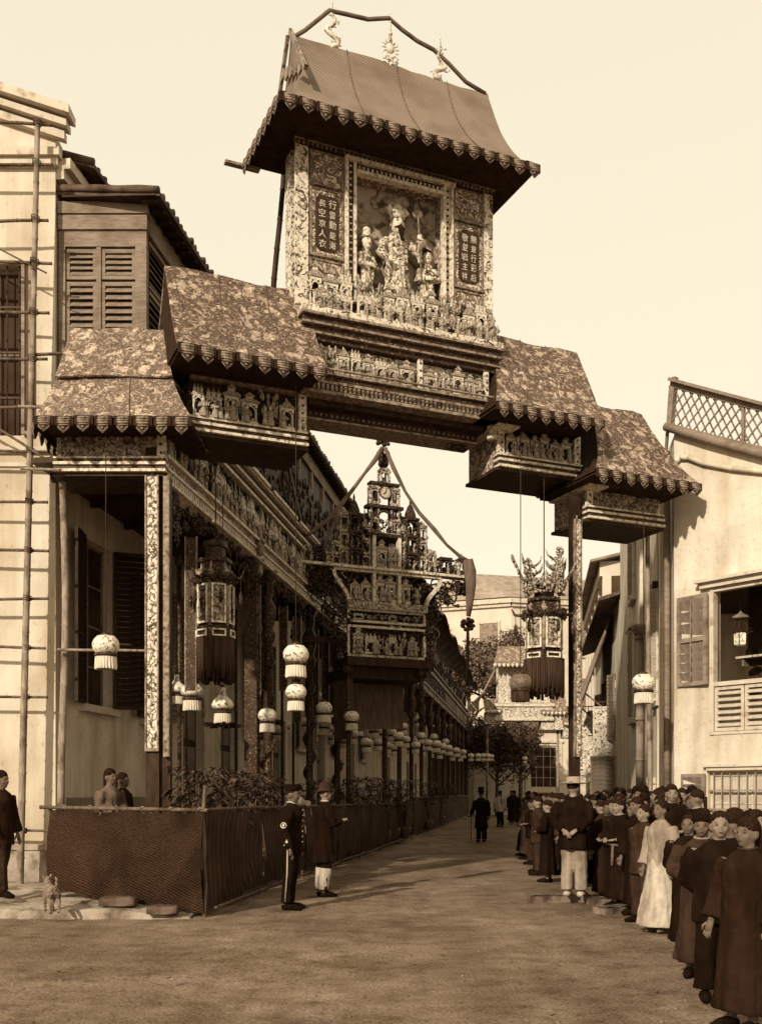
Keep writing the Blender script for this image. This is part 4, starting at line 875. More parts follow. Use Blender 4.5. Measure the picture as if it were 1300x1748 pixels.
b = MB(); b.box(2.25, 5.25, .07, .92, 7.5, 8.44); b.build('deck_core', FLORALD, gate)
b = MB(); bamboo(b, (2.3, -.42, 7.79), (5.5, -.42, 7.80), .018, .016, 6); b.build('front_rail', BAMBOO, gate)
b = MB(); x0 = 4.75
for i in range(5): b.blob((x0+i*.07, .3, 7.20-.02*(i % 2)), (.045, .08, .05), 6, 4)
b.build('drop_ornament', CARVED, gate)
# tower roof with its gable, finials and rope
cloth_roof(gate, I, (1.53, 5.76), (2.04, 5.42), -.82, .22, 11.36, 13.02, .95, MATROOF, 1.5, 3.2, (.27, .52, .78), True, (-1,), 1)
b = MB(); b.prism([(1.2, 11.24), (1.75, 11.24), (1.75, 11.28), (1.2, 11.28)], .85, .95); b.build('eave_plank', BAMBOO, gate)
b = MB(); b.bar((2.0, -.55, 12.0), (2.0, .15, 13.0), .07, .05); b.bar((2.0, .95, 11.9), (2.0, .25, 13.0), .07, .05)
for i in range(5): b.box(1.97, 2.0, -.4+i*.2, -.28+i*.2, 12.05+.1*i, 12.2+.1*i)
b.build('gable_trim', GILTD, gate)
def finial(kind, seed):
    rg = random.Random(seed); b = MB(); b.tube([(0,0,-.25), (0,0,.1)], .018, 5)
    if kind == 'sun':
        b.blob((0,0,.30), (.09, .04, .10), 10, 6)
        for i in range(14): a = 2*pi*i/14; b.tube([(.1*cos(a), 0, .3+.11*sin(a)), (.16*cos(a), 0, .3+.18*sin(a)), (.19*cos(a+.15), 0, .3+.22*sin(a+.15))], [.02, .014, .004], 4)
        for i in range(22): b.blob((rg.uniform(-.16,.16), rg.uniform(-.03,.03), rg.uniform(-.02,.16)), (rg.uniform(.02,.05), .02, rg.uniform(.015,.03)), 5, 3)
        b.tube([(0,0,.45), (0,0,.75), (0,0,1.0)], [.03, .018, .008], 5); b.blob((0,0,.58), .045, 6, 4)
    else:
        pts = [(.16*sin(i*.9)*(1-i/16), .02*cos(i), i*.055) for i in range(13)]; b.tube(pts, [.055-.003*i for i in range(13)], 6)
        for i in range(26): k = rg.randrange(12); p = pts[k]; b.blob((p[0]+rg.uniform(-.10,.10), p[1], p[2]+rg.uniform(-.04,.04)), (rg.uniform(.015,.045), .015, rg.uniform(.01,.03)), 5, 3)
        b.tube([(0,0,.6), (.02,0,.95)], [.02, .006], 4)
    return b.mesh('roof_finial', GILT)
fz = 13.02
for (px, kind, sd) in ((566, 'dragon', 1), (666, 'sun', 2), (752, 'dragon', 3)):
    s_ = GATE.pix(px, 100, .22)[0]; obj('roof_finial', finial(kind, sd), gate, (s_, .22, fz), sc=(-.82 if sd == 3 else .82, .82, .82))
rp = [(497, 66), (520, 52), (545, 32), (562, 18), (590, 24), (628, 33), (664, 31), (685, 50), (712, 70), (740, 85), (765, 108), (795, 140), (828, 160)]
b = MB(); b.tube([(GATE.pix(x, y, .22)[0], .22, GATE.pix(x, y, .22)[1]) for x, y in rp], .032, 7); b.build('ridge_rope', SASH, gate)
pA = GATE.pix(487, 285, 1.1); pB = GATE.pix(460, 500, 1.5)
b = MB(); bamboo(b, (pA[0], 1.1, pA[1]+.6), (pB[0], 1.5, pB[1]-1.2), .04, .05); b.build('prop_pole', DARKWOOD, gate)
# ---- side bays
def bay(root, B, x0, x1, z0, z1, dp, style, seed, lstrip=True, rstrip=True, open_left=0):
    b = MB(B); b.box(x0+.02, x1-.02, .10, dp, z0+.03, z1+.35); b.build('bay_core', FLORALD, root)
    b = MB(B); b.box(x0-.03, x1+.03, -.03, dp+.03, z0-.02, z0+.029); b.build('bay_floor', DARKWOOD, root)
    mould(root, B, x0, x1, .099, [(z0+.03, z0+.07, .09, 1), (z0+.07, z0+.13, .05, 2), (z0+.13, z0+.17, .08, 1), (z0+.17, z0+.22, .04, 2), (z0+.22, z0+.25, .06, 1)], [FLORAL, GILT if style != 'mini_dark' else GILTD, LACQ], 'bay_moulding', .2)
    lx = x0
    if lstrip: stud_strip(root, B, x0, x0+.12, z0+.25, z1+.02, -.02, GILT, LACQ, 'bay_pilaster'); lx = x0+.12
    rx = x1
    if rstrip: stud_strip(root, B, x1-.12, x1, z0+.25, z1+.02, -.02, GILT, LACQ, 'bay_pilaster'); rx = x1-.12
    b = MB(B); b.box(lx, rx, .075, .099, z0+.25, z1+.3); b.build('bay_panel', FLORAL if style == 'flower' else CARVED, root)
    b = MB(B); b.box(lx, rx, -.02, .07, z1, z1+.05); b.build('bay_rail', GILTD, root)
    if style == 'flower':
        b = MB(B); relief(b, lx+.05, rx-.05, z0+.28, z1-.02, .06, int((rx-lx)*110), seed, (.03, .06), .035); b.build('carved_flowers', CARVEDM, root, kind='stuff')
        for k in range(5):
            rg = random.Random(seed+k); c = Vector((lx+(rx-lx)*(k+.5)/5, .05, z0+.30+rg.uniform(.08, .25)))
            b = MB(B)
            for i in range(7): a = 2*pi*i/7; b.blob(c+Vector((.06*cos(a), 0, .06*sin(a))), (.04, .03, .04), 6, 3)
            b.blob(c, (.035, .045, .035), 6, 4); b.build('carved_blossom', GILTD if k % 2 else CARVEDM, root)
    else:
        scene_row(root, B, lx+.02, rx-.02, z0+.25, z1, .0, seed, 'lit', .24, 1.7, .32)
bay(gate, I, .46, 2.2, 6.71, 7.5, 1.0, 'mini', 31, False, True)
bay(gate, I, 5.47, 7.06, 6.84, 7.55, 1.0, 'mini', 32)
bay(gate, I, 7.19, 8.76, 6.19, 6.78, 1.0, 'flower', 33, True, False)
for x, z in ((5.36, 7.55), (7.08, 6.80)):                       # stepped cornice returns at the left of the right-hand bays
    b = MB(); b.box(x-.05, x+.35, -.32, .9, z+.02, z+.06, 1); b.box(x-.02, x+.33, -.28, .9, z-.08, z+.019, 0); b.box(x-.05, x+.35, -.30, .9, z-.11, z-.081, 1); b.build('cornice_return', [LACQ, GILT], gate)
b = MB(); b.lathe([(.10, 0), (.10, .05), (.07, .07), (.07, .15), (.10, .17), (.10, .22)], 8, (5.38, .0, 7.3)); b.build('corner_bracket', GILT, gate)
cloth_roof(gate, I, (.10, 2.24), (.17, 2.30), -.80, .35, 7.62, 9.22, .95, BROCADE, 1.15, 1.0, (.36, .70), True, None, 2)
cloth_roof(gate, I, (4.98, 6.98), (5.50, 7.24), -.80, .35, 7.58, 9.16, .95, BROCADE, 1.2, 1.6, (.33, .62), True, None, 3)
cloth_roof(gate, I, (6.80, 8.95), (7.42, 8.60), -.80, .35, 6.79, 8.32, .95, BROCADE, 1.15, 1.9, (), True, None, 4)
# low bay beside the corner house, square to the street corner
BAF = Frame(-4.57, 14.4, 1, 0); BA = rel(gate, BAF)
bay(gate, BA, 0, 1.55, 6.06, 6.64, .8, 'flower', 34, False, True)
cloth_roof(gate, BA, (-.10, 2.02), (.10, 1.52), -.56, .45, 6.68, 8.3, .8, BROCADE2, 1.1, 1.9, (.62,), True, (-1,), 5, (.46, .98))
b = MB(BA); bamboo(b, (-.45, -.1, 6.12), (.1, -.1, 6.1), .02, .02, 6); bamboo(b, (-.55, .1, 7.06), (.2, .1, 7.04), .022, .02, 6); b.build('lashing_pole', BAMBOO, gate)
# posts to the ground
def deco_post(root, B, x, y, z0, z1, w_=.17, d_=.16):
    b = MB(B); b.box(x-w_/2-.01, x+w_/2+.01, y+.031, y+.18, -.1, z1+.4); b.build('post', DARKWOOD, root)
    b = MB(B); b.box(x-w_/2, x+w_/2, y, y+.029, z0, z1, 0); b.box(x-w_/2-.012, x-w_/2+.012, y-.02, y+.03, z0, z1, 1); b.box(x+w_/2-.012, x+w_/2+.012, y-.02, y+.03, z0, z1, 1)
    b.box(x-w_/2+.015, x+w_/2-.015, y-.019, y-.001, z0, z0+.05, 1); o = b.build('post_panel', [FLORAL, GILTD], root)
    q = MB(B); rg = random.Random(int(z1*100)); n_ = int((z1-z0)/.11)
    for i in range(n_):
        z = z0+.1+i*.11; sx = .03*sin(i*1.1)
        q.blob((x+sx, y-.002, z), (.022, .010, .032), 6, 4); q.tube([(x+sx, y-.002, z), (x-sx*1.3, y-.004, z+.06), (x-sx, y-.002, z+.10)], .008, 4)
    q.build('carved_vine', CARVEDM, o)
deco_post(gate, BA, 1.36, -.02, 2.18, 6.05)
b = MB(BA); b.box(1.52, 1.60, -.03, .06, 2.1, 6.06, 0); b.box(1.44, 1.6, .07, .2, -.1, 6.06, 1); b.build('post_edge', [GILTD, DARKWOOD], gate)
deco_post(gate, I, 7.02, .0, 2.2, 6.19, .12)
b = MB(BA); bamboo(b, (.03, .25, .2), (.04, .25, 6.1), .055, .05); b.build('end_post', BAMBOO, gate)
b = MB(BA); bamboo(b, (.0, .1, 3.62), (1.3, .05, 3.6), .022, .02, 6); b.build('cross_pole', BAMBOO, gate)
# pole standing between the gate's far end and the house
p0, p1 = RS.w(.5, .35, .1), RS.w(.1, .45, 6.7)
b = MB(); bamboo(b, Vector((0,0,0)), p1-p0, .05, .04); tag(b.build('bamboo_pole', BAMBOO, loc=p0), 'bare bamboo pole leaning beside the plastered house under the gate end', 'pole')

# ------------------------------------------------------------------ the three painted statues in the niche
def statue(name, label, s_, y, z, h, kind, seat=False, rz=0):
    e = empty(name, GATE.w(s_, y, z), GATE.rz+rz); tag(e, label, 'statue'); k = h/1.6
    b = MB(); wd = 1.05 if seat else .85
    b.tube([(0,0,0), (0,0,.30*k), (0,0,.70*k), (0,0,.90*k), (0,.01,1.12*k), (0,.01,1.25*k), (0,.01,1.32*k)], [.25*k*wd, .23*k*wd, .18*k*wd, .17*k*wd, .19*k*wd, .13*k*wd, .06*k], 16, ell=.55)
    if kind == 'deity': AR = [[(-.19*k, .0, 1.17*k), (-.30*k, -.03*k, .95*k), (-.20*k, -.13*k, .80*k)], [(.19*k, 0, 1.17*k), (.33*k, -.04*k, 1.00*k), (.31*k, -.12*k, 1.18*k)]]
    else: AR = [[(sg*.14*k, 0, 1.16*k), (sg*.22*k, -.03*k, .92*k), (sg*.05*k, -.14*k, .90*k)] for sg in (-1, 1)]
    for pts in AR:
        b.tube(pts, [.07*k, .075*k, .06*k], 9); w2 = Vector(pts[2])
        b.tube([w2+Vector((0, .02*k, .02*k)), w2+Vector((0, .03*k, -.18*k)), w2+Vector((.01, .04*k, -.32*k))], [.055*k, .055*k, .02*k], 8, ell=.6)
    b.tube([(0, -.10*k, .80*k), (0, -.125*k, .45*k), (0, -.14*k, .06*k)], [.05*k, .085*k, .11*k], 9, ell=.4)
    me = remesh(b, 'robe', STATP, .016, 1, lambda v: Vector((v.x*(1+.05*sin(v.z*26+v.x*9)), v.y*(1+.10*sin(math.atan2(v.y, v.x)*8+v.z*5)), v.z)))
    obj('robe', me, e)
    b = MB(); b.blob((0, -.01, 1.42*k), (.105*k, .11*k, .145*k), 12, 8); b.blob((0, -.115*k, 1.41*k), (.02*k, .03*k, .03*k), 6, 4); b.blob((0, -.05*k, 1.33*k), (.07*k, .06*k, .06*k), 8, 5)
    for sg in (-1, 1): b.blob((sg*.105*k, 0, 1.42*k), (.02*k, .03*k, .04*k), 6, 4)
    b.tube([(0, 0, 1.2*k), (0, 0, 1.34*k)], .06*k, 8)
    hy = [(-.18*k, -.17*k, .80*k), (.31*k, -.15*k, 1.23*k)] if kind == 'deity' else [(-.03*k, -.18*k, .90*k), (.03*k, -.18*k, .90*k)]
    for p in hy:
        hb = MB(); hb.blob(p, (.045*k, .03*k, .055*k), 8, 5)
        for i in range(5): hb.tube([(p[0]-.03*k+.015*k*i, p[1]-.01, p[2]-.02*k), (p[0]-.03*k+.015*k*i, p[1]-.045*k, p[2]-.05*k-.01*k*(i % 2))], .009*k, 5)
        hb.build('hand', STATF, e)
    b.build('head', STATF, e)
    b = MB()
    for sg in (-1, 1): b.blob((sg*.045*k, -.105*k, 1.445*k), (.022*k, .015*k, .010*k), 6, 3); b.blob((sg*.045*k, -.10*k, 1.48*k), (.03*k, .015*k, .007*k), 6, 3)
    b.blob((0, -.11*k, 1.355*k), (.03*k, .012*k, .008*k), 6, 3)
    if kind == 'deity': b.tube([(0, -.11*k, 1.345*k), (0, -.16*k, 1.25*k), (0.01, -.14*k, 1.12*k)], [.04*k, .045*k, .008*k], 7); b.tube([(-.09*k, -.08*k, 1.34*k), (0, -.13*k, 1.36*k), (.09*k, -.08*k, 1.34*k)], [.008, .02, .008], 5)
    b.build('face_marks', HAIR, e)
    b = MB()
    if kind == 'deity':
        b.lathe([(.11*k, 0), (.13*k, .04*k), (.12*k, .1*k), (.07*k, .2*k), (.02*k, .25*k)], 10, (0, 0, 1.50*k))
        for sg in (-1, 1): b.prism([(sg*.1*k, 1.55*k), (sg*.2*k, 1.63*k), (sg*.13*k, 1.72*k), (sg*.09*k, 1.66*k)], -.02, .02)
        for i in range(5): b.blob((-.1*k+.05*k*i, -.1*k, 1.58*k), .022*k, 6, 4)
    elif kind == 'hat': b.lathe([(.15*k, 0), (.155*k, .03*k), (.10*k, .06*k), (.08*k, .2*k), (.03*k, .24*k)], 10, (0, 0, 1.50*k))
    else: b.blob((0, .01, 1.50*k), (.115*k, .12*k, .10*k), 10, 6); b.blob((-.05*k, .02, 1.6*k), (.06*k, .05*k, .05*k), 8, 5)
    b.build('headdress', HAIR if kind == 'maid' else GILT, e)
    if kind == 'deity':
        b = MB(); b.tube([(.33*k, -.18*k, .55*k), (.27*k, -.14*k, 1.80*k)], .014*k, 6); b.blob((.28*k, -.14*k, 1.58*k), (.1*k, .03*k, .07*k), 8, 4); b.build('halberd', GILTD, e)
        b = MB(); relief(b, -.12*k, .12*k, .78*k, 1.12*k, -.10*k, 34, 5, (.014, .026), .02); b.build('breast_ornament', GILT, e)
    return e
b = MB(); b.box(2.99, 4.44, .005, .212, 8.952, 8.98); b.build('niche_floor', DARKWOOD, gate)
statue('deity_statue', 'large bearded crowned deity statue seated in the gate niche holding a halberd', 3.72, .06, 8.98, 1.62, 'deity', True)
statue('attendant_statue', 'smaller attendant statue with a pointed hat beside the bearded deity', 3.20, .07, 8.98, 1.20, 'hat', rz=.3)
statue('attendant_statue', 'smaller bareheaded attendant statue with dark hair beside the bearded deity', 4.24, .07, 8.98, 1.18, 'maid', rz=-.3)
# ================================================================== colonnade along the left side of the street
cn = ST.empty('carved_colonnade'); tag(cn, 'dark carved festival colonnade of dragon columns along the corner house', 'colonnade')
def helix_column(root, B, x, y, z1, r=.085, seed=0, square=False, far=False):
    o = MB(B); 
    if square: o.box(x-.10, x+.10, y-.10, y+.10, .1, z1)
    else: o.lathe([(.16, .1), (.16, .75), (.13, .80), (.20, .95), (.22, 1.1), (.14, 1.2), (r, 1.3), (r, z1-1.45), (.12, z1-1.4), (.16, z1-1.25), (.10, z1-1.15), (.15, z1-.95), (.17, z1-.7), (.08, z1-.55), (.11, z1-.4), (.11, z1-.25), (.18, z1-.1), (.2, z1)], 10, (x, y, 0))
    c = o.build('column', LACQ, root)
    if not square and not far:
        q = MB(B); pts = [(x+(r+.035)*cos(i*.55+seed), y+(r+.035)*sin(i*.55+seed), 1.3+i*(z1-2.8)/46) for i in range(47)]
        q.tube(pts, [.028+.022*sin(pi*min(1, i/40)) for i in range(47)], 6)
        rg = random.Random(seed)
        for i in range(70): k = rg.randrange(47); p = pts[k]; q.blob((p[0]+rg.uniform(-.06,.06), p[1]+rg.uniform(-.06,.06), p[2]+rg.uniform(-.04,.04)), (rg.uniform(.02,.045), rg.uniform(.02,.045), .02), 5, 3)
        q.build('dragon', CARVED, c)
        q = MB(B); q.tube([(x-.22, y-.02, z1), (x-.12, y-.02, z1-.25), (x-.1, y, z1-.5)], [.06, .05, .02], 6); q.tube([(x+.22, y-.02, z1), (x+.12, y-.02, z1-.25), (x+.1, y, z1-.5)], [.06, .05, .02], 6); relief(q, x-.3, x+.3, z1-.4, z1, y-.06, 26, seed, (.02, .05), .03); q.build('bracket', CARVED, c)
    if square:
        q = MB(B); q.box(x-.125, x-.101, y-.12, y+.12, 1.0, z1); q.box(x+.101, x+.125, y-.12, y+.12, 1.0, z1)
        for z in (1.2, 2.4, 3.4, 4.6): q.box(x-.10, x+.10, y-.115, y-.101, z, z+.7)
        q.build('column_panel', LACQ, c)
        q = MB(B); relief(q, x-.09, x+.09, 1.2, z1-.3, y-.12, 50, 3, (.02, .04), .02); q.lathe([(.14, 0), (.2, .12), (.16, .25), (.24, .42)], 8, (x, y, z1-.45)); q.build('column_carving', CARVED, c, kind='stuff')
    return c
A1 = 14.3
mould(cn, I, .12, A1, .16, [(6.00, 6.05, .10, 1), (6.05, 6.17, .03, 2), (6.17, 6.21, .11, 1), (6.21, 6.34, .06, 0), (6.34, 6.39, .12, 1)], [FLORALD, GILT, LACQ], 'beam', 0)
dentils(cn, I, .2, A1, 6.055, 6.165, -.085, -.031, .085, GILT, 'beam_dentils')
b = MB(); b.box(.12, A1, .05, .12, 6.39, 7.12); b.build('frieze_board', CARVED, cn)
b = MB(); relief(b, .3, A1, 6.44, 7.08, .02, 700, 41, (.025, .06), .04); b.build('carved_foliage', CARVED, cn, kind='stuff')
scene_row(cn, I, .2, 12, 6.40, 7.06, -.02, 42, 'lit', .34, 1.5, .3)
mould(cn, I, .12, A1+.2, .16, [(7.12, 7.17, .08, 1), (7.17, 7.28, .03, 2), (7.28, 7.32, .12, 1), (7.32, 7.44, .08, 2), (7.44, 7.47, .16, 1)], [FLORALD, GILT, LACQ], 'cornice', 0)
for k in range(5):
    b = MB(); x = 1.2+k*2.3; b.box(x, x+2.0, -.20, -.161, 7.475, 7.535); b.build('cornice_strip', GILT, cn)
b = MB(); b.sheet(lambda u, v: (.5+u*(A1-.5), .10-v*.25, 7.55+v*1.05), 2, 2, .04); b.build('upper_frieze', CARVED, cn)
b = MB()
rg = random.Random(9)
for i in range(420):
    x = rg.uniform(.7, A1); v = rg.random(); b.blob((x, .09-v*.25, 7.57+v*1.0), (rg.uniform(.015,.04), .03, rg.uniform(.05,.16)), 5, 4)
b.build('upper_carving', CARVED, cn, kind='stuff')
b = MB(); b.box(.3, A1, .17, 2.05, 6.42, 6.50); b.build('shade_ceiling', DARKWOOD, cn)  # dark ceiling box added to keep the walk underneath dark
for i in range(10): x = .8+i*1.4; b = MB(); b.box(x, x+.09, .17, 2.0, 6.30, 6.419); b.build('ceiling_beam', DARKWOOD, cn)
for k, (a, sq) in enumerate(((4.95, True), (6.1, False), (9.95, False), (13.4, False))): helix_column(cn, I, a, .02, 6.0, .085, k, sq)
b = MB(); b.blob((4.95, -.14, 6.2), (.14, .06, .16), 8, 5); b.blob((4.95, -.18, 6.32), (.07, .05, .07), 6, 4); b.box(4.85, 5.05, -.16, -.12, 5.72, 5.98); b.build('beam_boss', GILTD, cn)
# slender lantern rail hung below the beam
b = MB(); bamboo(b, (.8, -.55, 5.6), (A1, -.55, 5.6), .02, .02, 6)
for i in range(7): x = 1.5+i*2; b.tube([(x, -.05, 6.02), (x, -.55, 5.62)], .012, 5)
b.build('lantern_rail', BAMBOO, cn)
b = MB(); bamboo(b, (5.2, -.3, 9.2), (9.5, .05, 7.6), .03, .025, 6); b.build('roof_prop', BAMBOO, cn)
# low wall plates, arched bracket at the street corner
b = MB(); relief(b, .25, .8, 5.3, 6.0, -.02, 40, 77, (.03, .07), .04); b.build('corner_bracket', CARVED, cn)

# fretted arches between the columns and slim gilded rods
for k, (a0, a1) in enumerate(((.35, 4.8), (5.1, 5.95), (6.25, 9.8), (10.1, 13.3))):
    b = MB(); rg = random.Random(k); n_ = int((a1-a0)*26)
    for i in range(n_):
        u = rg.random(); x = a0+(a1-a0)*u; dz = (.16+.55*abs(2*u-1)**2.2)*rg.random()
        c = Vector((x, .02+rg.uniform(-.03,.03), 5.98-dz)); L = rg.uniform(.05, .12); q0 = rg.uniform(0, 6); sg = rg.choice((-1, 1))
        b.tube([c+Vector((L*(1-j/7)*cos(q0+sg*j*.8), 0, L*(1-j/7)*sin(q0+sg*j*.8))) for j in range(7)], [.016-.0012*j for j in range(7)], 4)
        if i % 4 == 0: b.blob(c, (.045, .03, .035), 5, 3)
    b.build('fret_arch', CARVED, cn, kind='stuff')
for k, a in enumerate((2.6, 3.7, 7.2, 8.4, 11.2, 12.4)):
    b = MB(); b.tube([(a, 1.0, .13), (a, 1.0, 6.42)], .035, 6); b.lathe([(.05, 0), (.09, .08), (.05, .18), (.08, .26)], 8, (a, 1.0, 5.6)); b.build('inner_post', LACQ, cn)
for k, a in enumerate((1.7, 5.5, 7.7, 9.0, 10.9, 12.2)):
    b = MB(); zb_ = 3.2+.3*(k % 3); b.box(a-.012, a+.012, .02, .18, zb_, 5.6); o = b.build('hanging_board', LACQ, cn)
    q = MB(); rectframe2 = ((.0, .019), (.181, .2))
    for y0, y1 in rectframe2: q.box(a-.018, a+.018, y0, y1, zb_-.02, 5.62)
    q.build('board_edge', GILTD, o)
# further run of the colonnade, nearer the street
CF = Frame(*ST.w(0, -.65, 0).xy, .1474, .9891)
cf = CF.empty('far_colonnade'); tag(cf, 'long dark carved colonnade with cloth roof beyond the spired carved front', 'colonnade')
B0, B1 = 17.2, 56
mould(cf, I, B0, B1, .16, [(5.85, 5.92, .10, 1), (5.92, 6.1, .03, 2), (6.1, 6.17, .14, 1), (6.17, 6.8, .04, 0), (6.8, 6.87, .14, 1), (6.87, 7.05, .1, 2), (7.05, 7.12, .2, 1)], [CARVED, GILTD, LACQ], 'beam', 0)
b = MB(); relief(b, B0, B0+22, 6.22, 6.76, -.05, 500, 51, (.04, .09), .04); b.build('carved_foliage', CARVED, cf, kind='stuff')
dentils(cf, I, B0, B1, 5.93, 6.08, -.09, -.031, .22, GILTD, 'beam_dentils')
b = MB(); b.sheet(lambda u, v: (B0+u*(B1-B0), .12-v*.12, 7.12+v*1.0), 4, 2, .05); b.build('upper_frieze', CARVED, cf)
b = MB(); rg = random.Random(4)
for i in range(300): x = B0+(B1-B0)*rg.random()**1.6; b.blob((x, .0, 7.15+rg.random()*.9), (rg.uniform(.03,.08), .05, rg.uniform(.08,.2)), 5, 4)
b.build('upper_carving', CARVED, cf, kind='stuff')
b = MB(); b.sheet(lambda u, v: (B0-.2+u*(B1-B0)+.2, -1.0+v*2.6+.0, 9.0+v*1.5-.35*sin(u*pi*7)**2*(1-v)-.9*u*(1-v)*.5), 60, 6, -.05, nrm=(0,0,1)); b.build('roof_cloth', SASH, cf)
b = MB(); b.box(B0, B1, .2, 3.2, 6.2, 6.3); b.build('shade_ceiling', DARKWOOD, cf)  # dark ceiling carried back to the wall to darken the far walk
b = MB(); b.box(57, 57.1, -.1, 2.6, .1, 6.2); b.build('end_blackout', SASH, cf)  # added dark sheet; hides the bright house so the far end reads dark
for i in range(12): helix_column(cf, I, B0+.6+i*3.5, .02, 5.85, .085, i, False, True)
for i in range(16):
    x = B0+.8+i*2.4; b = MB(); b.bar((x, -.9, 8.95), (x, .1, 8.2), .05, .05); b.build('roof_strut', BAMBOO, cf)
xe, ze = CF.pix(797, 1190, -.4); b = MB(); b.box(B1-.6, B1-.0, -.9, -.3, 7.1, 7.75); b.build('lamp_box', FLORAL, cf)

# ================================================================== the spired carved front half way up
pv = PAV.empty('spired_front'); tag(pv, 'dark openwork carved screen with clock, turrets and spires above the colonnade', 'carved screen')
def P(px, py, t=0): x, z = PAV.pix(px, py, t); return x, z
def rectframe(mb, x0, x1, z0, z1, y, w_=.06, m=0, d_=.08):
    mb.box(x0, x0+w_, y-d_, y, z0, z1, m); mb.box(x1-w_, x1, y-d_, y, z0, z1, m); mb.box(x0+w_, x1-w_, y-d_, y, z0, z0+w_, m); mb.box(x0+w_, x1-w_, y-d_, y, z1-w_, z1, m)
xl, z6 = P(591, 1120); xr, _ = P(724, 1120); z5 = P(655, 1073)[1]; z4 = P(655, 1045)[1]; z3 = P(655, 1030)[1]
for za, zb_, sd in ((z6, z5, 1), (z5+.1, z4, 2)):
    b = MB(); b.box(xl+.06, xr-.06, .02, .10, za, zb_); b.build('frieze_board', CARVED, pv)
    b = MB(); rectframe(b, xl, xr, za, zb_+.03, 0, .055); b.build('frieze_frame', GILT, pv)
    b = MB(); relief(b, xl+.1, xr-.1, za+.08, zb_-.05, .0, 130, 60+sd, (.03, .07), .05); b.build('carved_foliage', CARVED, pv, kind='stuff')
    scene_row(pv, I, xl+.12, xr-.12, za+.07, zb_-.05, -.05, 62+sd, 'lit', .3, 1.6, .4)
b = MB(); b.box(xl-.02, xr+.02, -.14, .1, z4+.03, z3); b.build('band', CARVEDM, pv)
# flaring middle, three openwork panels between S-curved ribs
zs = P(655, 982)[1]; fl, fr_ = P(566, 985)[0], P(748, 992)[0]
b = MB()
for sg, xa, xb in ((-1, xl, fl), (1, xr, fr_)):
    pts = [(xa+(xb-xa)*(.5-.5*cos(t*pi)), -.10, z3+(zs-z3)*t) for t in [i/10 for i in range(11)]]
    for p, q in zip(pts[:-1], pts[1:]): b.bar(p, q, .08, .10)
c1, c2 = P(635, 1000)[0], P(678, 1000)[0]
for x in (c1, c2): b.box(x-.04, x+.04, -.14, .0, z3, P(655, 918)[1])
b.box(fl, fr_, -.15, .0, zs, zs+.07); b.box(c1, c2, -.13, .0, P(655, 918)[1], P(655, 912)[1]); b.build('rib', GILT, pv)
scene_row(pv, I, xl+.05, c1-.06, z3+.02, zs-.02, -.03, 71, 'lit', .3, 1.6, .4); scene_row(pv, I, c1+.06, c2-.06, z3+.02, zs-.02, -.03, 72, 'lit', .3, 1.6, .4); scene_row(pv, I, c2+.06, xr-.02, z3+.02, zs-.02, -.03, 73, 'lit', .3, 1.6, .4)
b = MB(); relief(b, fl+.3, fr_-.3, z3+.05, zs-.05, .0, 70, 74, (.03, .06), .05); b.build('carved_foliage', CARVED, pv, kind='stuff')
# shelf reaching out to both sides
sL, sR = P(512, 968)[0], P(804, 992)[0]
b = MB(); b.box(sL, sR, -.2, .12, zs+.071, zs+.13); b.build('shelf', GILT, pv)
def turret(x, w_, z0, z1, spire=True, n=2, y=0):
    b = MB(); h = z1-z0; hs = h*(.30 if spire else .12); hb = h-hs; d_ = min(w_, .3)*.5
    for sx in (-1, 1):
        for sy in (-1, 1): b.tube([(x+sx*w_*.42, y+sy*d_*.8, z0), (x+sx*w_*.42, y+sy*d_*.8, z0+hb)], .022+.02*w_, 5)
    for k in range(n+1):
        z = z0+hb*k/n; b.box(x-w_*.52, x+w_*.52, y-d_, y+d_, z-.03, z+.03)
        if k < n:
            zt_ = z0+hb*(k+1)/n
            for i in range(5): a0, a1 = pi*i/5, pi*(i+1)/5; b.bar((x+w_*.34*cos(a0), y-d_*.8, zt_-.24*w_-.06+.2*w_*sin(a0)), (x+w_*.34*cos(a1), y-d_*.8, zt_-.24*w_-.06+.2*w_*sin(a1)), .035, .05)
            b.lathe([(.25*w_, 0), (.2*w_, .10*w_), (.12*w_, .3*w_), (.16*w_, .42*w_), (.07*w_, .55*w_)], 6, (x, y, z+.03))
    rg = random.Random(int(x*97))
    for k in range(int(10+30*h*w_)): b.blob((x+rg.choice((-1,1))*w_*rg.uniform(.36,.56), y-d_*rg.uniform(.5, 1.1), z0+hb*rg.random()), (rg.uniform(.02,.05), .04, rg.uniform(.03,.07)), 5, 3)
    if spire: b.lathe([(.60*w_, 0), (.45*w_, hs*.12), (.40*w_, hs*.3), (.22*w_, hs*.58), (.07*w_, hs*.72), (.09*w_, hs*.8), (.02*w_, hs)], 8, (x, y, z0+hb), sy=.7)
    else: b.lathe([(.55*w_, 0), (.45*w_, hs*.5), (.15*w_, hs)], 8, (x, y, z0+hb), sy=.7)
    return b.build('turret', CARVEDM if w_ < .25 else CARVED, pv)
zsh = zs+.13
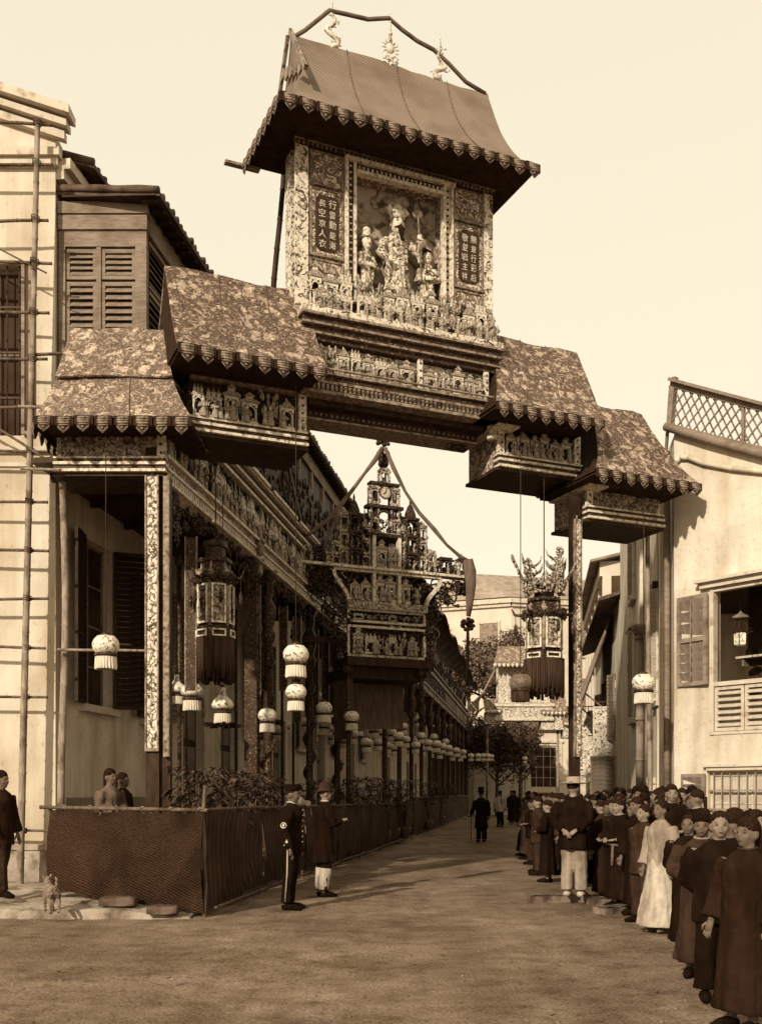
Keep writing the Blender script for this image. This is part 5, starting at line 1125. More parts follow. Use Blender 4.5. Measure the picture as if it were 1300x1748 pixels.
for (px, wpx, top, sp, n_) in ((558, 11, 938, True, 2), (533, 9, 945, True, 1), (594, 9, 884, True, 3), (613, 8, 892, False, 3), (691, 9, 896, False, 3), (709, 9, 898, True, 3), (727, 8, 925, True, 2), (745, 10, 952, True, 1), (767, 9, 966, False, 1), (604, 20, 842, True, 3), (622, 12, 868, True, 3), (585, 13, 866, False, 3), (571, 12, 922, False, 2), (543, 16, 930, False, 2), (523, 12, 922, True, 1),
                          (700, 20, 850, True, 3), (684, 12, 876, True, 3), (719, 12, 890, False, 3), (734, 11, 938, False, 2), (757, 18, 952, False, 1), (775, 9, 962, True, 1), (787, 14, 945, True, 1)):
    x, z = P(px, top); turret(x, wpx*1.25/FPX*24.2, zsh, z, sp, n_)
b = MB(); rg = random.Random(17)
for i in range(330):
    v = rg.random()**1.4; pl, pr = 556+v*52, 752-v*48; px = pl+(pr-pl)*rg.random(); py = 983-v*105
    if 628 < px < 680: continue
    x, z = P(px, py, .05); b.blob((x, rg.uniform(-.06, .12), z), (rg.uniform(.025, .055), .04, rg.uniform(.03, .07)), 5, 3, rot=Matrix.Rotation(rg.uniform(0, 3), 3, 'Y'))
b.build('carved_foliage', CARVED, pv, kind='stuff')
# middle: shrine panel, tower with the clock, lantern, crown and ball
xm0, xm1 = P(629, 870)[0], P(679, 870)[0]; zc0 = P(655, 915)[1]; zc1 = P(655, 828)[1]; xc = (xm0+xm1)/2
scene_row(pv, I, c1+.06, c2-.06, zsh, P(655, 920)[1], -.03, 81, 'lit', .32, 2, .4)
for px in (637, 672):
    x = P(px, 870)[0]; turret(x, .22, zc0, zc1+.05, False, 3)
b = MB(); za = P(655, 868)[1]; zb_ = P(655, 905)[1]
b.box(xc-.24, xc-.19, -.1, .1, zb_, zc1); b.box(xc+.19, xc+.24, -.1, .1, zb_, zc1); b.box(xm0-.1, xm1+.1, -.14, .12, zc0-.05, zc0+.03); b.box(xm0-.08, xm1+.08, -.15, .12, za-.03, za+.04); b.box(xm0, xm1, -.12, .1, zc1-.03, zc1+.03)
for i in range(6): a0, a1 = pi*i/6, pi*(i+1)/6; b.bar((xc+.19*cos(a0), -.08, za-.28+.2*sin(a0)), (xc+.19*cos(a1), -.08, za-.28+.2*sin(a1)), .05, .07)
relief(b, xc-.2, xc+.2, zb_-.1, zb_+.2, -.05, 20, 5, (.03, .06), .05); b.build('clock_tower', CARVED, pv)
zk = P(655, 843)[1]; b = MB(Matrix.Translation((xc, -.10, zk)) @ Matrix.Rotation(pi/2, 4, 'X'))
b.lathe([(.15, -.02), (.15, .015), (.13, .02), (.02, .021)], 18); ck = b.build('clock_face', WOODW, pv)
b = MB(); b.tube([(xc+.15*cos(t), -.115, zk+.15*sin(t)) for t in [i*pi/9 for i in range(19)]], .018, 5); b.bar((xc, -.13, zk), (xc+.02, -.13, zk+.11), .014, .01); b.bar((xc, -.13, zk), (xc-.06, -.13, zk-.04), .018, .01)
for i in range(12): a = i*pi/6; b.bar((xc+.105*cos(a), -.124, zk+.105*sin(a)), (xc+.128*cos(a), -.124, zk+.128*sin(a)), .012, .006)
b.build('clock_hands', IRON, ck)
zt1 = P(654, 800)[1]; turret(xc, .22, zc1+.03, zt1, False, 1)
zc = P(654, 797)[1]; zt2 = P(654, 776)[1]
b = MB(); b.lathe([(.10, 0), (.13, .06), (.12, .14), (.14, zt2-zc-.1), (.17, zt2-zc-.02), (.12, zt2-zc-.02)], 10, (xc, 0, zc))
for i in range(6): a = i*pi/3; b.blob((xc+.15*cos(a), .15*sin(a), zt2), (.035, .035, .06), 5, 4)
b.tube([(xc, 0, zt2-.1), (xc, 0, P(654, 755)[1])], .02, 5); b.build('crown', CARVED, pv)
zb3 = P(654, 755)[1]; b = MB(); rg = random.Random(3)
for i in range(22): b.blob((xc+rg.uniform(-.12,.12), rg.uniform(-.08,.08), zb3+rg.uniform(-.07,.1)), (.06, .05, .05), 6, 4)
b.lathe([(.06, 0), (.07, .06), (.02, .16)], 6, (xc, 0, zb3+.06)); b.build('finial', CARVED, pv)
# side openwork: bracket over the street, lace down to the column on the left
for nm, (pa, pb, qa, qb), n_, sd in (('street_bracket', (736, 800, 996, 1042), 60, 1), ('corner_lace', (522, 590, 974, 1125), 160, 2), ('street_lace', (724, 748, 1035, 1140), 60, 3)):
    b = MB(); rg = random.Random(sd); x0, x1 = P(pa, 1000)[0], P(pb, 1000)[0]; za, zb_ = P(pa, qb)[1], P(pb, qa)[1]
    for i in range(n_):
        u, v = rg.random(), rg.random()
        if nm == 'street_bracket' and v < u*.75: v = u*.75+(1-u*.75)*rg.random()*.9+.02
        if nm == 'corner_lace' and v < (1-u)*.85: v = 1-rg.random()*.25
        if nm == 'street_lace' and u > .3+v*.7: u *= .4
        c = Vector((x0+(x1-x0)*u, rg.uniform(-.1, .1), za+(zb_-za)*v)); a0 = rg.uniform(0, 6); sg = rg.choice((-1, 1)); L = rg.uniform(.09, .2)
        b.tube([c+Vector((L*(1-k/8)*cos(a0+sg*k*.8), 0, L*(1-k/8)*sin(a0+sg*k*.8))) for k in range(8)], [.022-.0015*k for k in range(8)], 4)
        if i % 3 == 0: b.blob(c+Vector((L*cos(a0), 0, L*sin(a0))), (.06, .05, .05), 5, 4)
    b.build(nm, CARVED, pv)
# columns and canopy under the friezes
b = MB()
for x, z_ in ((xl+.05, .1), (xr-.08, 3.2)): b.tube([(x, 0, z_), (x, 0, z6)], .06, 8); b.lathe([(.13, 0), (.16, .1), (.08, .3), (.12, .4)], 8, (x, 0, z6-.42))
b.build('column', LACQ, pv)
b = MB(); b.box(xl-.05, xr+.15, -.2, .6, z6-.22, z6-.03); b.box(xl+.1, xr, .0, 1.6, z6-.5, z6-.22); b.build('canopy', DARKWOOD, pv)
b = MB(); b.box(xl+.1, xr-.1, 1.0, 1.1, z6-1.6, z6-.5); b.box(xl+.1, xl+.2, .1, 1.0, z6-1.9, z6-.3); b.build('canopy_drape', SASH, pv)
b = MB(); b.bar((xr-.1, .0, z6-.1), (xr-1.2, 1.9, z6-.3), .16, .12); b.bar((xl, .1, z6+.4), (xl-1.0, .6, z6+.4), .14, .12); b.bar((xc, .1, zs), (xc-1.6, 1.8, zs-.3), .1, .1); b.build('tie_beam', DARKWOOD, pv)
# sashes from the ball down both sides, and the hanging tail with its flower
def sash(pts, w_, name='sash'):
    b = MB(); q = [Vector((*[P(x, y, -.25)[0]], -.25, P(x, y, -.25)[1])) for x, y in pts]
    b.tube(q, [w_*(1+.25*sin(i*2.1)) for i in range(len(q))], 7, ell=.6); return b.build(name, SASH, pv)
sash([(652, 764), (640, 785), (622, 808), (600, 838), (578, 866), (556, 890), (535, 906), (520, 914)], .048)
sash([(657, 764), (672, 800), (692, 840), (715, 875), (742, 905), (762, 930), (785, 950), (798, 958)], .048)
sash([(578, 868), (572, 890), (560, 915), (552, 940)], .05)
b = MB(); tp = [(798, 955), (802, 975), (803, 1000), (801, 1030), (799, 1052)]; wds = (.14, .17, .14, .10, .06)
b.tube([(P(x, y, -.25)[0], -.25, P(x, y, -.25)[1]) for x, y in tp], list(wds), 9, ell=.5); b.build('sash_tail', SASH, pv)
x, z = P(798, 1066, -.25); b = MB(); rg = random.Random(8)
for i in range(26): d = Vector((rg.gauss(0,1), rg.gauss(0,1), rg.gauss(0,1))).normalized()*.13; b.blob(Vector((x, -.25, z))+d, (.07, .06, .05), 6, 4)
b.tube([(x, -.25, z), (x, -.25, z-.4), (x-.02, -.25, z-1.5)], [.03, .05, .045], 6); b.build('sash_flower', HAIR, pv)

# ================================================================== lanterns
def lantern_parts(kind):
    gm = GLOBED if kind == 'dark' else GLOBE
    g_ = MB()
    if kind == 'pear': g_.lathe([(.02, .30), (.05, .27), (.045, .2), (.09, .13), (.16, .06), (.185, 0), (.17, -.05), (.12, -.08)], 16)
    else: g_.lathe([(.05, .135), (.11, .125), (.155, .08), (.178, .02), (.172, -.04), (.14, -.09), (.11, -.11)], 18)
    c = MB(); c.lathe([(.135, -.10), (.15, -.115), (.15, -.135), (.13, -.15)], 16); t_ = MB(); t_.lathe([(.06, .13), (.07, .15), (.03, .17), (.02, .19)] if kind != 'pear' else [(.03, .29), (.035, .32), (.01, .34)], 10)
    f = MB(); n = 44; vs = []; 
    for z, r_ in ((-.15, .135), (-.28, .138), (-.30, .133)):
        for i in range(n): a = 2*pi*i/n; k = r_+(.008 if i % 2 else -.008)*(1 if z < -.16 else .3); vs.append((k*cos(a), k*sin(a), z-(.012 if z < -.29 and i % 2 else 0)))
    f.add(vs, [(j*n+i, j*n+(i+1) % n, (j+1)*n+(i+1) % n, (j+1)*n+i) for j in range(2) for i in range(n)])
    return g_.mesh('globe', gm), c.mesh('collar', LACQ), t_.mesh('cap', LACQ), f.mesh('fringe', FRINGE if kind != 'dark' else FRINGED)
LP = {k: lantern_parts(k) for k in ('round', 'pear', 'dark')}
q = MB(); q.tube([(0, 0, 0), (0, 0, 1)], .0075, 5); CORD = q.mesh('cord', DARKWOOD)
q = MB(); rg = random.Random(2)
for i in range(60): a = rg.uniform(0, 6.3); r_ = rg.uniform(.1, .28); q.blob((r_*cos(a), r_*sin(a), -.33+rg.uniform(-.05,.03)), (.06, .03, .015), 5, 3, rot=Matrix.Rotation(a, 3, 'Z'))
TRAY = q.mesh('feather_tray', HAIR)
def lantern(px, py, rpx, top, label, group=None, kind='round', dist=None, r=.176, sc_=1, tray=False):
    d = dist or r*FPX/rpx; p = at(px, py, d); s_ = rpx*d/FPX/.176
    e = empty('lantern', p, rnd.uniform(0, 3)); tag(e, label, 'lantern', group)
    for nm, me in zip(('globe', 'collar', 'cap', 'fringe'), LP[kind]): obj(nm, me, e, sc=s_)
    zt_ = top-p.z; z0 = .17*s_ if kind != 'pear' else .33*s_
    if zt_ > z0: obj('cord', CORD, e, (0, 0, z0), sc=(1, 1, zt_-z0))
    if tray: obj('feather_tray', TRAY, e, sc=s_)
    return e
lantern(181, 1102, 23, 6.62, 'pale painted globe lantern hanging alone under the bay at the corner house', dist=13.9)
lantern(505, 1118, 22, 7.55, 'large pale globe lantern on a long cord before the colonnade, upper of a pair', dist=14.55)
lantern(505, 1182, 18, CAMH+(HY-1150)/FPX*14.55, 'smaller globe lantern hung directly below a large one on a long cord', dist=14.55)
lantern(888, 1165, 19, 7.5, 'dark brownish globe lantern hanging over the crowd before the far gate', kind='dark', dist=16.2)
lantern(1098, 1166, 20, 6.7, 'pale painted globe lantern with fringe hanging in front of the bamboo-jointed drain pipe', dist=17.1)
lantern(380, 1203, 18, 6.3, 'pear-shaped lantern over a dark feather tray inside the colonnade', kind='pear', dist=16.4, tray=True)
lantern(328, 1180, 19, 6.3, 'squat pear-shaped lantern beside the decorated corner post', kind='pear', dist=16.6)
lantern(302, 1176, 15, 6.3, 'squat pale lantern half hidden by the decorated corner post', kind='pear', dist=17.6)
LROW = [(540, 1190, 11), (566, 1228, 10), (588, 1240, 9.5), (618, 1222, 10), (632, 1256, 9), (655, 1232, 9), (672, 1276, 8), (688, 1240, 8), (718, 1256, 7.5), (740, 1258, 7), (760, 1266, 6.5), (470, 1246, 11), (522, 1232, 10), (536, 1250, 9), (566, 1256, 8.5), (588, 1262, 8.5), (612, 1240, 9.5), (652, 1248, 9), (668, 1250, 8.5), (692, 1262, 8), (700, 1274, 7.5), (730, 1268, 7.5), (735, 1282, 6.5), (750, 1284, 6.5), (772, 1288, 6), (785, 1290, 5.5), (803, 1290, 5.4), (456, 1222, 16), (486, 1237, 10), (553, 1209, 14), (553, 1234, 12), (575, 1246, 9.5), (600, 1224, 13), (600, 1252, 11), (638, 1242, 11), (625, 1267, 10), (645, 1266, 9), (680, 1257, 10), (660, 1272, 8.5),
        (709, 1272, 8), (745, 1270, 8), (765, 1277, 7), (778, 1281, 6.5), (790, 1284, 6), (755, 1274, 7), (720, 1278, 7), (815, 1290, 5.2), (824, 1290, 5), (832, 1290, 5), (838, 1291, 4.6), (895, 1295, 4.6)]
for x, y, r_ in LROW: lantern(x, y, r_, 5.62 if x < 700 else 5.9, 'small pale globe lantern in the row along the colonnade', 'lanterns along the colonnade')
for x, y, r_ in ((700, 1228, 7), (712, 1228, 7), (708, 1268, 7)): lantern(x, y, r_, 5.9, 'small pear-shaped lantern in the row along the colonnade', 'pear lanterns along the colonnade', 'pear')
# tall carved lanterns with crowns and dark fringes
def carved_lantern(px, yt, yb, yf, d, top, label, w_=.36, dark=False, crown=True):
    za, zb_, zf = (CAMH+(HY-y)/FPX*d for y in (yt, yb, yf)); p = at(px, yb, d); e = empty('carved_lantern', (p.x, p.y, zb_), .35); tag(e, label, 'lantern')
    h = za-zb_; m1, m2 = (CARVED, GILTD) if dark else (CARVEDM, GILTD)
    b = MB()
    for (f0, f1, k) in ((0, .10, 1.12), (.10, .14, .95), (.56, .62, 1.10), (.62, .78, .85), (.78, .82, 1.0), (.82, .94, .6), (.94, 1.0, .72)): b.lathe([(w_*k, f0*h), (w_*k*.97, f1*h)], 6, smooth=False)
    b.lathe([(w_*.66, .14*h), (w_*.66, .56*h)], 6, smooth=False); fr = b.build('body', CARVED, e)
    for i in range(6):
        a = i*pi/3; c_, s_ = cos(a), sin(a); b = MB(); b.tube([(w_*c_, w_*s_, .12*h), (w_*c_, w_*s_, .58*h)], .028, 6); b.lathe([(.05, 0), (.07, .06), (.02, .14)], 6, (w_*c_*.9, w_*s_*.9, .62*h)); b.tube([(w_*.8*c_, w_*.8*s_, .62*h), (w_*.8*c_, w_*.8*s_, .78*h)], .02, 5); b.build('post', m2, e)
        a += pi/6; rt = Matrix.Rotation(a+pi/2, 4, 'Z'); b = MB(rt); y = -w_*.86
        b.box(-w_*.36, w_*.36, y, y+.03, .16*h, .54*h, 0); relief(b, -w_*.3, w_*.3, .18*h, .52*h, y-.01, 26, i, (.02, .045), .03); b.build('carved_panel', m1 if i % 2 else CARVEDM, e)
        b = MB(rt); rectframe(b, -w_*.42, w_*.42, .15*h, .55*h, y-.01, .03, 0, .03); rectframe(b, -w_*.30, w_*.30, .64*h, .77*h, y+.12, .025, 0, .03); rectframe(b, -w_*.4, w_*.4, .015*h, .09*h, -w_*1.0, .022, 0, .02); b.build('panel_frame', GILT, e)
        b = MB(rt); relief(b, -w_*.5, w_*.5, .57*h, .64*h, -w_*1.05, 12, i+20, (.03, .05), .05); b.tube([(0, -w_*1.05, .6*h), (0, -w_*1.55, .62*h), (0, -w_*1.7, .70*h)], [.03, .025, .01], 5)
        b.tube([(0, -w_*1.5, .62*h), (0, -w_*1.5, .40*h)], .006, 4); b.lathe([(.02, 0), (.035, .05), (.03, .16), (.01, .2)], 6, (0, -w_*1.5, .34*h)); b.build('arm', CARVED, e)
        if crown:
            b = MB(rt); rg = random.Random(i*7+1); hc = .66 if i % 2 == 0 else .5
            pts = [(0, -w_*(.8+.9*k/8), h*.90+hc*k/8) for k in range(9)]; b.tube(pts, [.035-.003*k for k in range(9)], 5)
            for k in range(90): t = rg.random()**1.3; b.blob((rg.uniform(-.24, .24)*(1-t*.8), -w_*(.8+.9*t)+rg.uniform(-.02,.02), h*.88+hc*t), (rg.uniform(.012, .035), .015, rg.uniform(.012, .035)), 5, 3)
            for k in range(3): t = .2+.25*k; b.tube([(0, -w_*(.8+.35*t), h*.92+hc*t), (.12, -w_*(.85+.35*t), h*.92+hc*t+.06), (.17, -w_*(.9+.35*t), h*.92+hc*t+.15)], [.022, .018, .006], 4); b.tube([(0, -w_*(.8+.35*t), h*.92+hc*t), (-.12, -w_*(.85+.35*t), h*.92+hc*t+.06), (-.17, -w_*(.9+.35*t), h*.92+hc*t+.15)], [.022, .018, .006], 4)
            b.build('crown_spray', CARVEDM, e)
    b = MB(); n = 54
    for r_ in (w_*1.02, w_*.75):
        for i in range(n): a = 2*pi*i/n; L = (zb_-zf)*(.86+.14*sin(i*2.7)); b.tube([(r_*cos(a), r_*sin(a), .02), (r_*cos(a+.02), r_*sin(a+.02), -L*.5), (r_*cos(a), r_*sin(a), -L)], .021, 4)
    b.lathe([(w_*.9, .02), (w_*.92, -(zb_-zf)*.84)], 20); b.build('fringe', FRINGED, e, kind='stuff')
    b = MB(); b.tube([(0, 0, h), (0, 0, top-zb_)], .01, 5); b.build('cord', DARKWOOD, e)
    return e
carved_lantern(928, 1000, 1128, 1193, 16.9, 6.83, 'tall carved lantern with leafy crown and black fringe hanging under the gate', .31)
carved_lantern(368, 925, 1092, 1168, 15.9, 6.42, 'tall carved lantern with pale panels and black fringe inside the colonnade', .27, True, False)
for (x, z0, y) in ((7.0, 0, 0),): pass
# ================================================================== mat fence, stones, plants
K0 = Vector((-2.30, 13.3, 0)); K1 = Vector((-4.54, 14.05, .2))
fe = empty('mat_fence', K0); tag(fe, 'dark woven mat screen across the pavement at the colonnade corner', 'fence')
def matpanel(root, p, q, zb0, zb1, zt, mt, bulge, seed, name='mat'):
    d = (q-p).xy; L = d.length; nrm = Vector((d.y, -d.x, 0)).normalized()
    if nrm.dot(Vector((0, -1, 0)) if abs(d.x) > abs(d.y) else Vector((1, 0, 0))) < 0: nrm = -nrm
    def f(u, v):
        c = p.lerp(q, u); zb = zb0+(zb1-zb0)*u; z = zb+(zt-zb)*v-(.035*sin(u*pi)+.02*noise.noise((u*L*3, seed, 0)))*max(0, v*2-1)+.03*noise.noise((u*L*2.5, seed, 5))*(1-v)
        b_ = bulge*sin(pi*v)*(.6+.4*sin(u*pi))+.045*noise.noise((u*L*1.3, v*1.6, seed))+.022*noise.noise((u*L*4, v*3, seed+4))+.008*noise.noise((u*L*11, v*6, seed+9))
        return Vector((c.x, c.y, z))+nrm*b_
    b = MB(); b.sheet(f, max(6, int(L*14)), 22, .012, nrm=-nrm); o = b.build(name, mt, root, loc=-root.location); return o
Km = K0.lerp(K1, .47); Kn = K0.lerp(K1, .44)
matpanel(fe, K0, Km, .03, .14, 1.36, WEAVE, .12, 1); matpanel(fe, Kn+Vector((0, .025, 0)), K1+Vector((0, .01, 0)), .13, .26, 1.365, WEAVE, .09, 2)
for t in (.02, .2, .38, .55, .72, .9):
    c = K0.lerp(K1, t); b = MB(); b.tube([(c.x+.035*cos(a)-K0.x, c.y+.05*sin(a)-K0.y, 1.36+.035*t+.045*cos(a+1.5)) for a in [i*pi/4 for i in range(9)]], .006, 4); b.build('tie', BAMBOO, fe)
def rail(root, p, q, r, name='rail', mt=None):
    b = MB(); bamboo(b, p-root.location, q-root.location, r, r, 7); return b.build(name, mt or OLDBAM, root)
rail(fe, Vector((K0.x+.05, K0.y, 1.37)), Vector((K1.x-.14, K1.y+.03, 1.40)), .026)
for t in (0, .33, .66, 1): c = K0.lerp(K1, t); rail(fe, Vector((c.x, c.y+.05, -.05)), Vector((c.x, c.y+.05, 1.37+(.32 if t == 0 else 0))), .025, 'post')
b = MB(); b.box(.3, .34, -.14, -.10, .0, .25); 
U = Vector((.1474, .9891, 0)); ends = [0, 2.9, 5.9, 9.0, 12.2, 15.6, 19.5, 23.0]
fs = empty('mat_fence', K0+U*.05); tag(fs, 'long low reed mat fence along the road beside the two uniformed men', 'fence')
for i, (a, c) in enumerate(zip(ends[:-1], ends[1:])):
    p, q = K0+U*(a+.06), K0+U*(c-.02); matpanel(fs, p, q, .14 if i else .06, .16, 1.36-.02*i, WEAVE2, .06, 10+i)
    rail(fs, Vector((q.x-.03, q.y, -.05)), Vector((q.x-.03, q.y, 1.4)), .024, 'post'); rail(fs, Vector((p.x+.01, p.y, 1.375-.02*i)), Vector((q.x, q.y, 1.375-.02*i)), .022)
    rail(fs, Vector((p.x+.14, p.y, .10+.03*(i % 2))), Vector((q.x+.12, q.y, .12)), .02, 'foot_rail')
fs2 = empty('mat_fence', K0+U*24); tag(fs2, 'further reed mat fence past the gap, below the far colonnade', 'fence')
for i in range(6):
    p, q = K0+U*(24.2+i*5.2)+Vector((-.1, 0, 0)), K0+U*(24.2+i*5.2+5.1)+Vector((-.1, 0, 0)); matpanel(fs2, p, q, .1, .1, 1.4, WEAVE2, .05, 30+i); rail(fs2, Vector((q.x, q.y, -.05)), Vector((q.x, q.y, 1.42)), .03, 'post'); rail(fs2, Vector((p.x, p.y, 1.41)), Vector((q.x, q.y, 1.41)), .03)
for (px, py, w_, h_, lab) in ((237, 1538, .45, .11, 'flat squared stone lying at the foot of the mat screen'), (303, 1540, .38, .10, 'rounded stone block at the foot of the mat screen near its corner')):
    c = K0.lerp(K1, .50 if px < 270 else .22)+Vector((0, -.30, 0)); b = MB(); b.blob((0, 0, h_*.3), (w_*.75, .2, h_*1.1), 18, 10)
    b.v = [(max(-w_/2, min(w_/2, x+.05*noise.noise((x*8, y*8, px)))), max(-.12, min(.12, y)), max(0, min(h_+.03*noise.noise((x*6, y*6, px)), z))) for x, y, z in b.v]
    tag(b.build('stone_block', TILE, loc=(c.x, c.y, .13 if px < 270 else .05)), lab, 'stone')
# potted plants behind the fence
def plant(x, y, h, r, label, group, seed, z0=.13):
    rg = random.Random(seed); e = empty('potted_plant', (x, y, z0)); tag(e, label, 'plant', group)
    b = MB(); b.lathe([(.12, 0), (.17, .1), (.19, .25), (.2, .36), (.17, .37), (.16, .33)], 14); b.build('pot', POT, e)
    b = MB()
    for k in range(7): a = rg.uniform(0, 6.3); b.tube([(0, 0, .33), (.1*cos(a), .1*sin(a), h*.6), (r*.5*cos(a), r*.5*sin(a), h*.9)], [.018, .013, .006], 5)
    b.build('stem', BARK, e); b = MB()
    for k in range(230):
        a = rg.uniform(0, 6.3); rr = r*rg.uniform(.1, .8); z = h*rg.uniform(.55, 1.05); c = Vector((rr*cos(a), rr*sin(a), z)); L = rg.uniform(.14, .26)
        d = Vector((cos(a+rg.uniform(-.5,.5)), sin(a+rg.uniform(-.5,.5)), rg.uniform(-.3, .6))).normalized(); s_ = d.cross(Vector((0,0,1))).normalized()*L*.17; m_ = c+d*L*.5+Vector((0,0,.03))
        b.add([c, m_-s_, c+d*L-Vector((0,0,.05)), m_+s_, m_-Vector((0,0,.015))], [(0,1,4), (1,2,4), (2,3,4), (3,0,4)])
    b.build('foliage', LEAF, e, kind='stuff')
for k, (px, d, h, r, lab, gr) in enumerate(((338, 14.6, 1.62, .42, 'leafy potted shrub at the colonnade corner, leaning over the mat fence', None), (392, 15.6, 1.55, .36, 'dark potted shrub behind the reed fence', 'potted shrubs behind the reed fence'), (430, 17.5, 1.6, .36, 0, 0),
        (585, 24.5, 1.6, .45, 0, 0), (620, 27, 1.65, .45, 0, 0), (655, 30, 1.65, .5, 0, 0), (690, 33, 1.65, .5, 0, 0), (730, 41, 1.65, .5, 0, 0), (752, 48, 1.7, .5, 0, 0), (455, 19.2, 1.5, .3, 0, 0), (540, 22.5, 1.5, .35, 0, 0), (672, 32, 1.6, .45, 0, 0), (770, 56, 1.7, .5, 0, 0))):
    lab = lab or 'dark potted shrub behind the reed fence'; plant((px-CX)/FPX*d, d, h+.12, r*1.12, lab, gr if gr is None else 'potted shrubs behind the reed fence', k)
# ================================================================== people
ARMS = {  # elbow and wrist for the right (+x) arm; the left one mirrors unless given
    'down': [((.27, .03, 1.08), (.27, -.05, .84)), None],
    'fold': [((.27, .0, 1.10), (.10, -.17, 1.06)), None],
    'behind': [((.27, .10, 1.10), (.08, .17, .95)), None],
    'side': [((.27, .04, 1.08), (.25, -.03, .84)), ((.27, -.02, 1.10), (.16, -.22, 1.16))],
    'stick': [((.27, .03, 1.08), (.30, -.16, .92)), ((.27, .03, 1.08), (.27, -.05, .84))]}
def limbs(pose):
    r, l = ARMS[pose]; l = l or r
    return [[(.185, .01, 1.35), r[0], r[1]], [(-.185, .01, 1.35), (-l[0][0], *l[0][1:]), (-l[1][0], *l[1][1:])]]
def hand(mb, elbow, wrist):
    d = (Vector(wrist)-Vector(elbow)).normalized(); s_ = d.cross(Vector((0, 0, 1)))
    s_ = s_.normalized() if s_.length > .2 else Vector((0, 1, 0)); n = s_.cross(d); p = Vector(wrist)
    mb.tube([p-d*.03, p+d*.03, p+d*.085], [.026, .036, .034], 8, ell=.55)
    for i, L in enumerate((.062, .076, .072, .056)):
        o = p+d*.08+s_*(-.027+.018*i); mb.tube([o, o+d*L*.55+n*.006, o+d*L*.9-n*.022], [.0095, .009, .007], 5)
    o = p+d*.02+s_*.03; mb.tube([o, o+s_*.03+d*.03, o+s_*.032+d*.065-n*.012], [.012, .011, .008], 5)
def make_body(pose, step=0, mt=None):
    b = MB()
    b.blob((0, .005, 1.585), (.077, .096, .105), 14, 10); b.blob((0, -.03, 1.52), (.058, .062, .058), 10, 7); b.blob((0, -.062, 1.485), (.03, .03, .025), 8, 5)
    b.blob((0, -.098, 1.555), (.014, .022, .024), 8, 5); b.blob((0, -.085, 1.595), (.05, .018, .012), 8, 4); b.blob((0, -.086, 1.512), (.024, .014, .010), 8, 4)
    for sg in (-1, 1): b.blob((sg*.078, .01, 1.555), (.014, .024, .034), 8, 5); b.blob((sg*.045, -.07, 1.54), (.022, .02, .02), 7, 5)
    b.tube([(0, .02, 1.34), (0, .01, 1.44), (0, .0, 1.53)], [.075, .055, .053], 10)
    b.tube([(0, 0, .84), (0, 0, .95), (0, 0, 1.12), (0, 0, 1.28), (0, .01, 1.37), (0, .01, 1.42)], [.15, .165, .145, .175, .15, .06], 14, ell=.62)
    for i, a in enumerate(limbs(pose)): b.tube([a[0], Vector(a[0]).lerp(Vector(a[1]), .5), a[1], Vector(a[1]).lerp(Vector(a[2]), .35), a[2]], [.058, .05, .042, .042, .028], 9)
    for sg in (-1, 1):
        st = step*sg
        b.tube([(sg*.085, 0, .92), (sg*.09, -.01+st*.25, .68), (sg*.095, -.02+st*.5, .48), (sg*.095, .01+st*.8, .30), (sg*.095, .03+st, .09)], [.095, .08, .055, .058, .038], 10)
        b.tube([(sg*.095, .055+st, .045), (sg*.10, -.03+st, .05), (sg*.11, -.16+st, .03)], [.04, .045, .03], 8, ell=.8)
    me = remesh(b, 'body', mt or SKIN, .0155, 2)
    h = MB()
    for a in limbs(pose): hand(h, a[1], a[2])
    k = len(me.vertices); vs = [tuple(v.co) for v in me.vertices]+h.v; fs = [tuple(p.vertices) for p in me.polygons]+[tuple(i+k for i in f) for f in h.f]
    m2 = bpy.data.meshes.new('body'); m2.from_pydata(vs, [], fs); m2.materials.append(mt or SKIN); m2.polygons.foreach_set('use_smooth', [True]*len(fs)); bpy.data.meshes.remove(me)
    return m2
def folds(k=8, amp=.06, zt=1.0, zb=.1):
    def f(v):
        t = max(0, min(1, (zt-v.z)/(zt-zb))); a = math.atan2(v.y, v.x); s_ = 1+amp*t*sin(a*k+v.z*1.3)+.03*noise.noise((v.x*9, v.y*9, v.z*6))+.10*t*noise.noise((a*2.2, v.z*1.1, k))+.03*noise.noise((a*5, v.z*3, k+5)); w_ = .006*sin(v.z*34+a*3); s_ += .045*noise.noise((v.x*16, v.y*16, v.z*9))+.05*t*noise.noise((a*6, v.z*.9, k+2))
        return Vector((v.x*s_, v.y*s_, v.z+w_*.4))
    return f
def robe_mesh(pose, hem=.16, flare=.25, sleeve=.085, skirt=True, mt=None, waist=.19, k=7):
    b = MB()
    b.tube([(0, .005, hem), (0, .005, hem+.3), (0, 0, .95), (0, 0, 1.15), (0, .0, 1.30), (0, .01, 1.385), (0, .01, 1.45)], [flare, (flare+waist)/2+.005, waist, waist-.005, .205, .15, .066], 18, ell=.72)
    for a in limbs(pose): b.tube([a[0], Vector(a[0]).lerp(Vector(a[1]), .5), a[1], Vector(a[1]).lerp(Vector(a[2]), .9)], [.085, .08, sleeve*.9, sleeve], 10)
    return remesh(b, 'robe', mt or C_DARK, .02, 2, folds(k, .07, 1.0, hem))
def trouser_mesh(step=0, mt=None, w0=.105, w1=.085, hem=.10):
    b = MB(); b.tube([(0, 0, .80), (0, 0, .92), (0, 0, 1.02)], [.16, .175, .165], 14, ell=.68)
    for sg in (-1, 1): st = step*sg; b.tube([(sg*.085, 0, .92), (sg*.092, -.01+st*.4, .55), (sg*.097, .015+st*.75, .3), (sg*.098, .02+st*.97, hem)], [w0, (w0+w1)/2, w1, w1], 12)
    return remesh(b, 'trousers', mt or C_DARK, .018, 1, folds(6, .03, .8, .1))
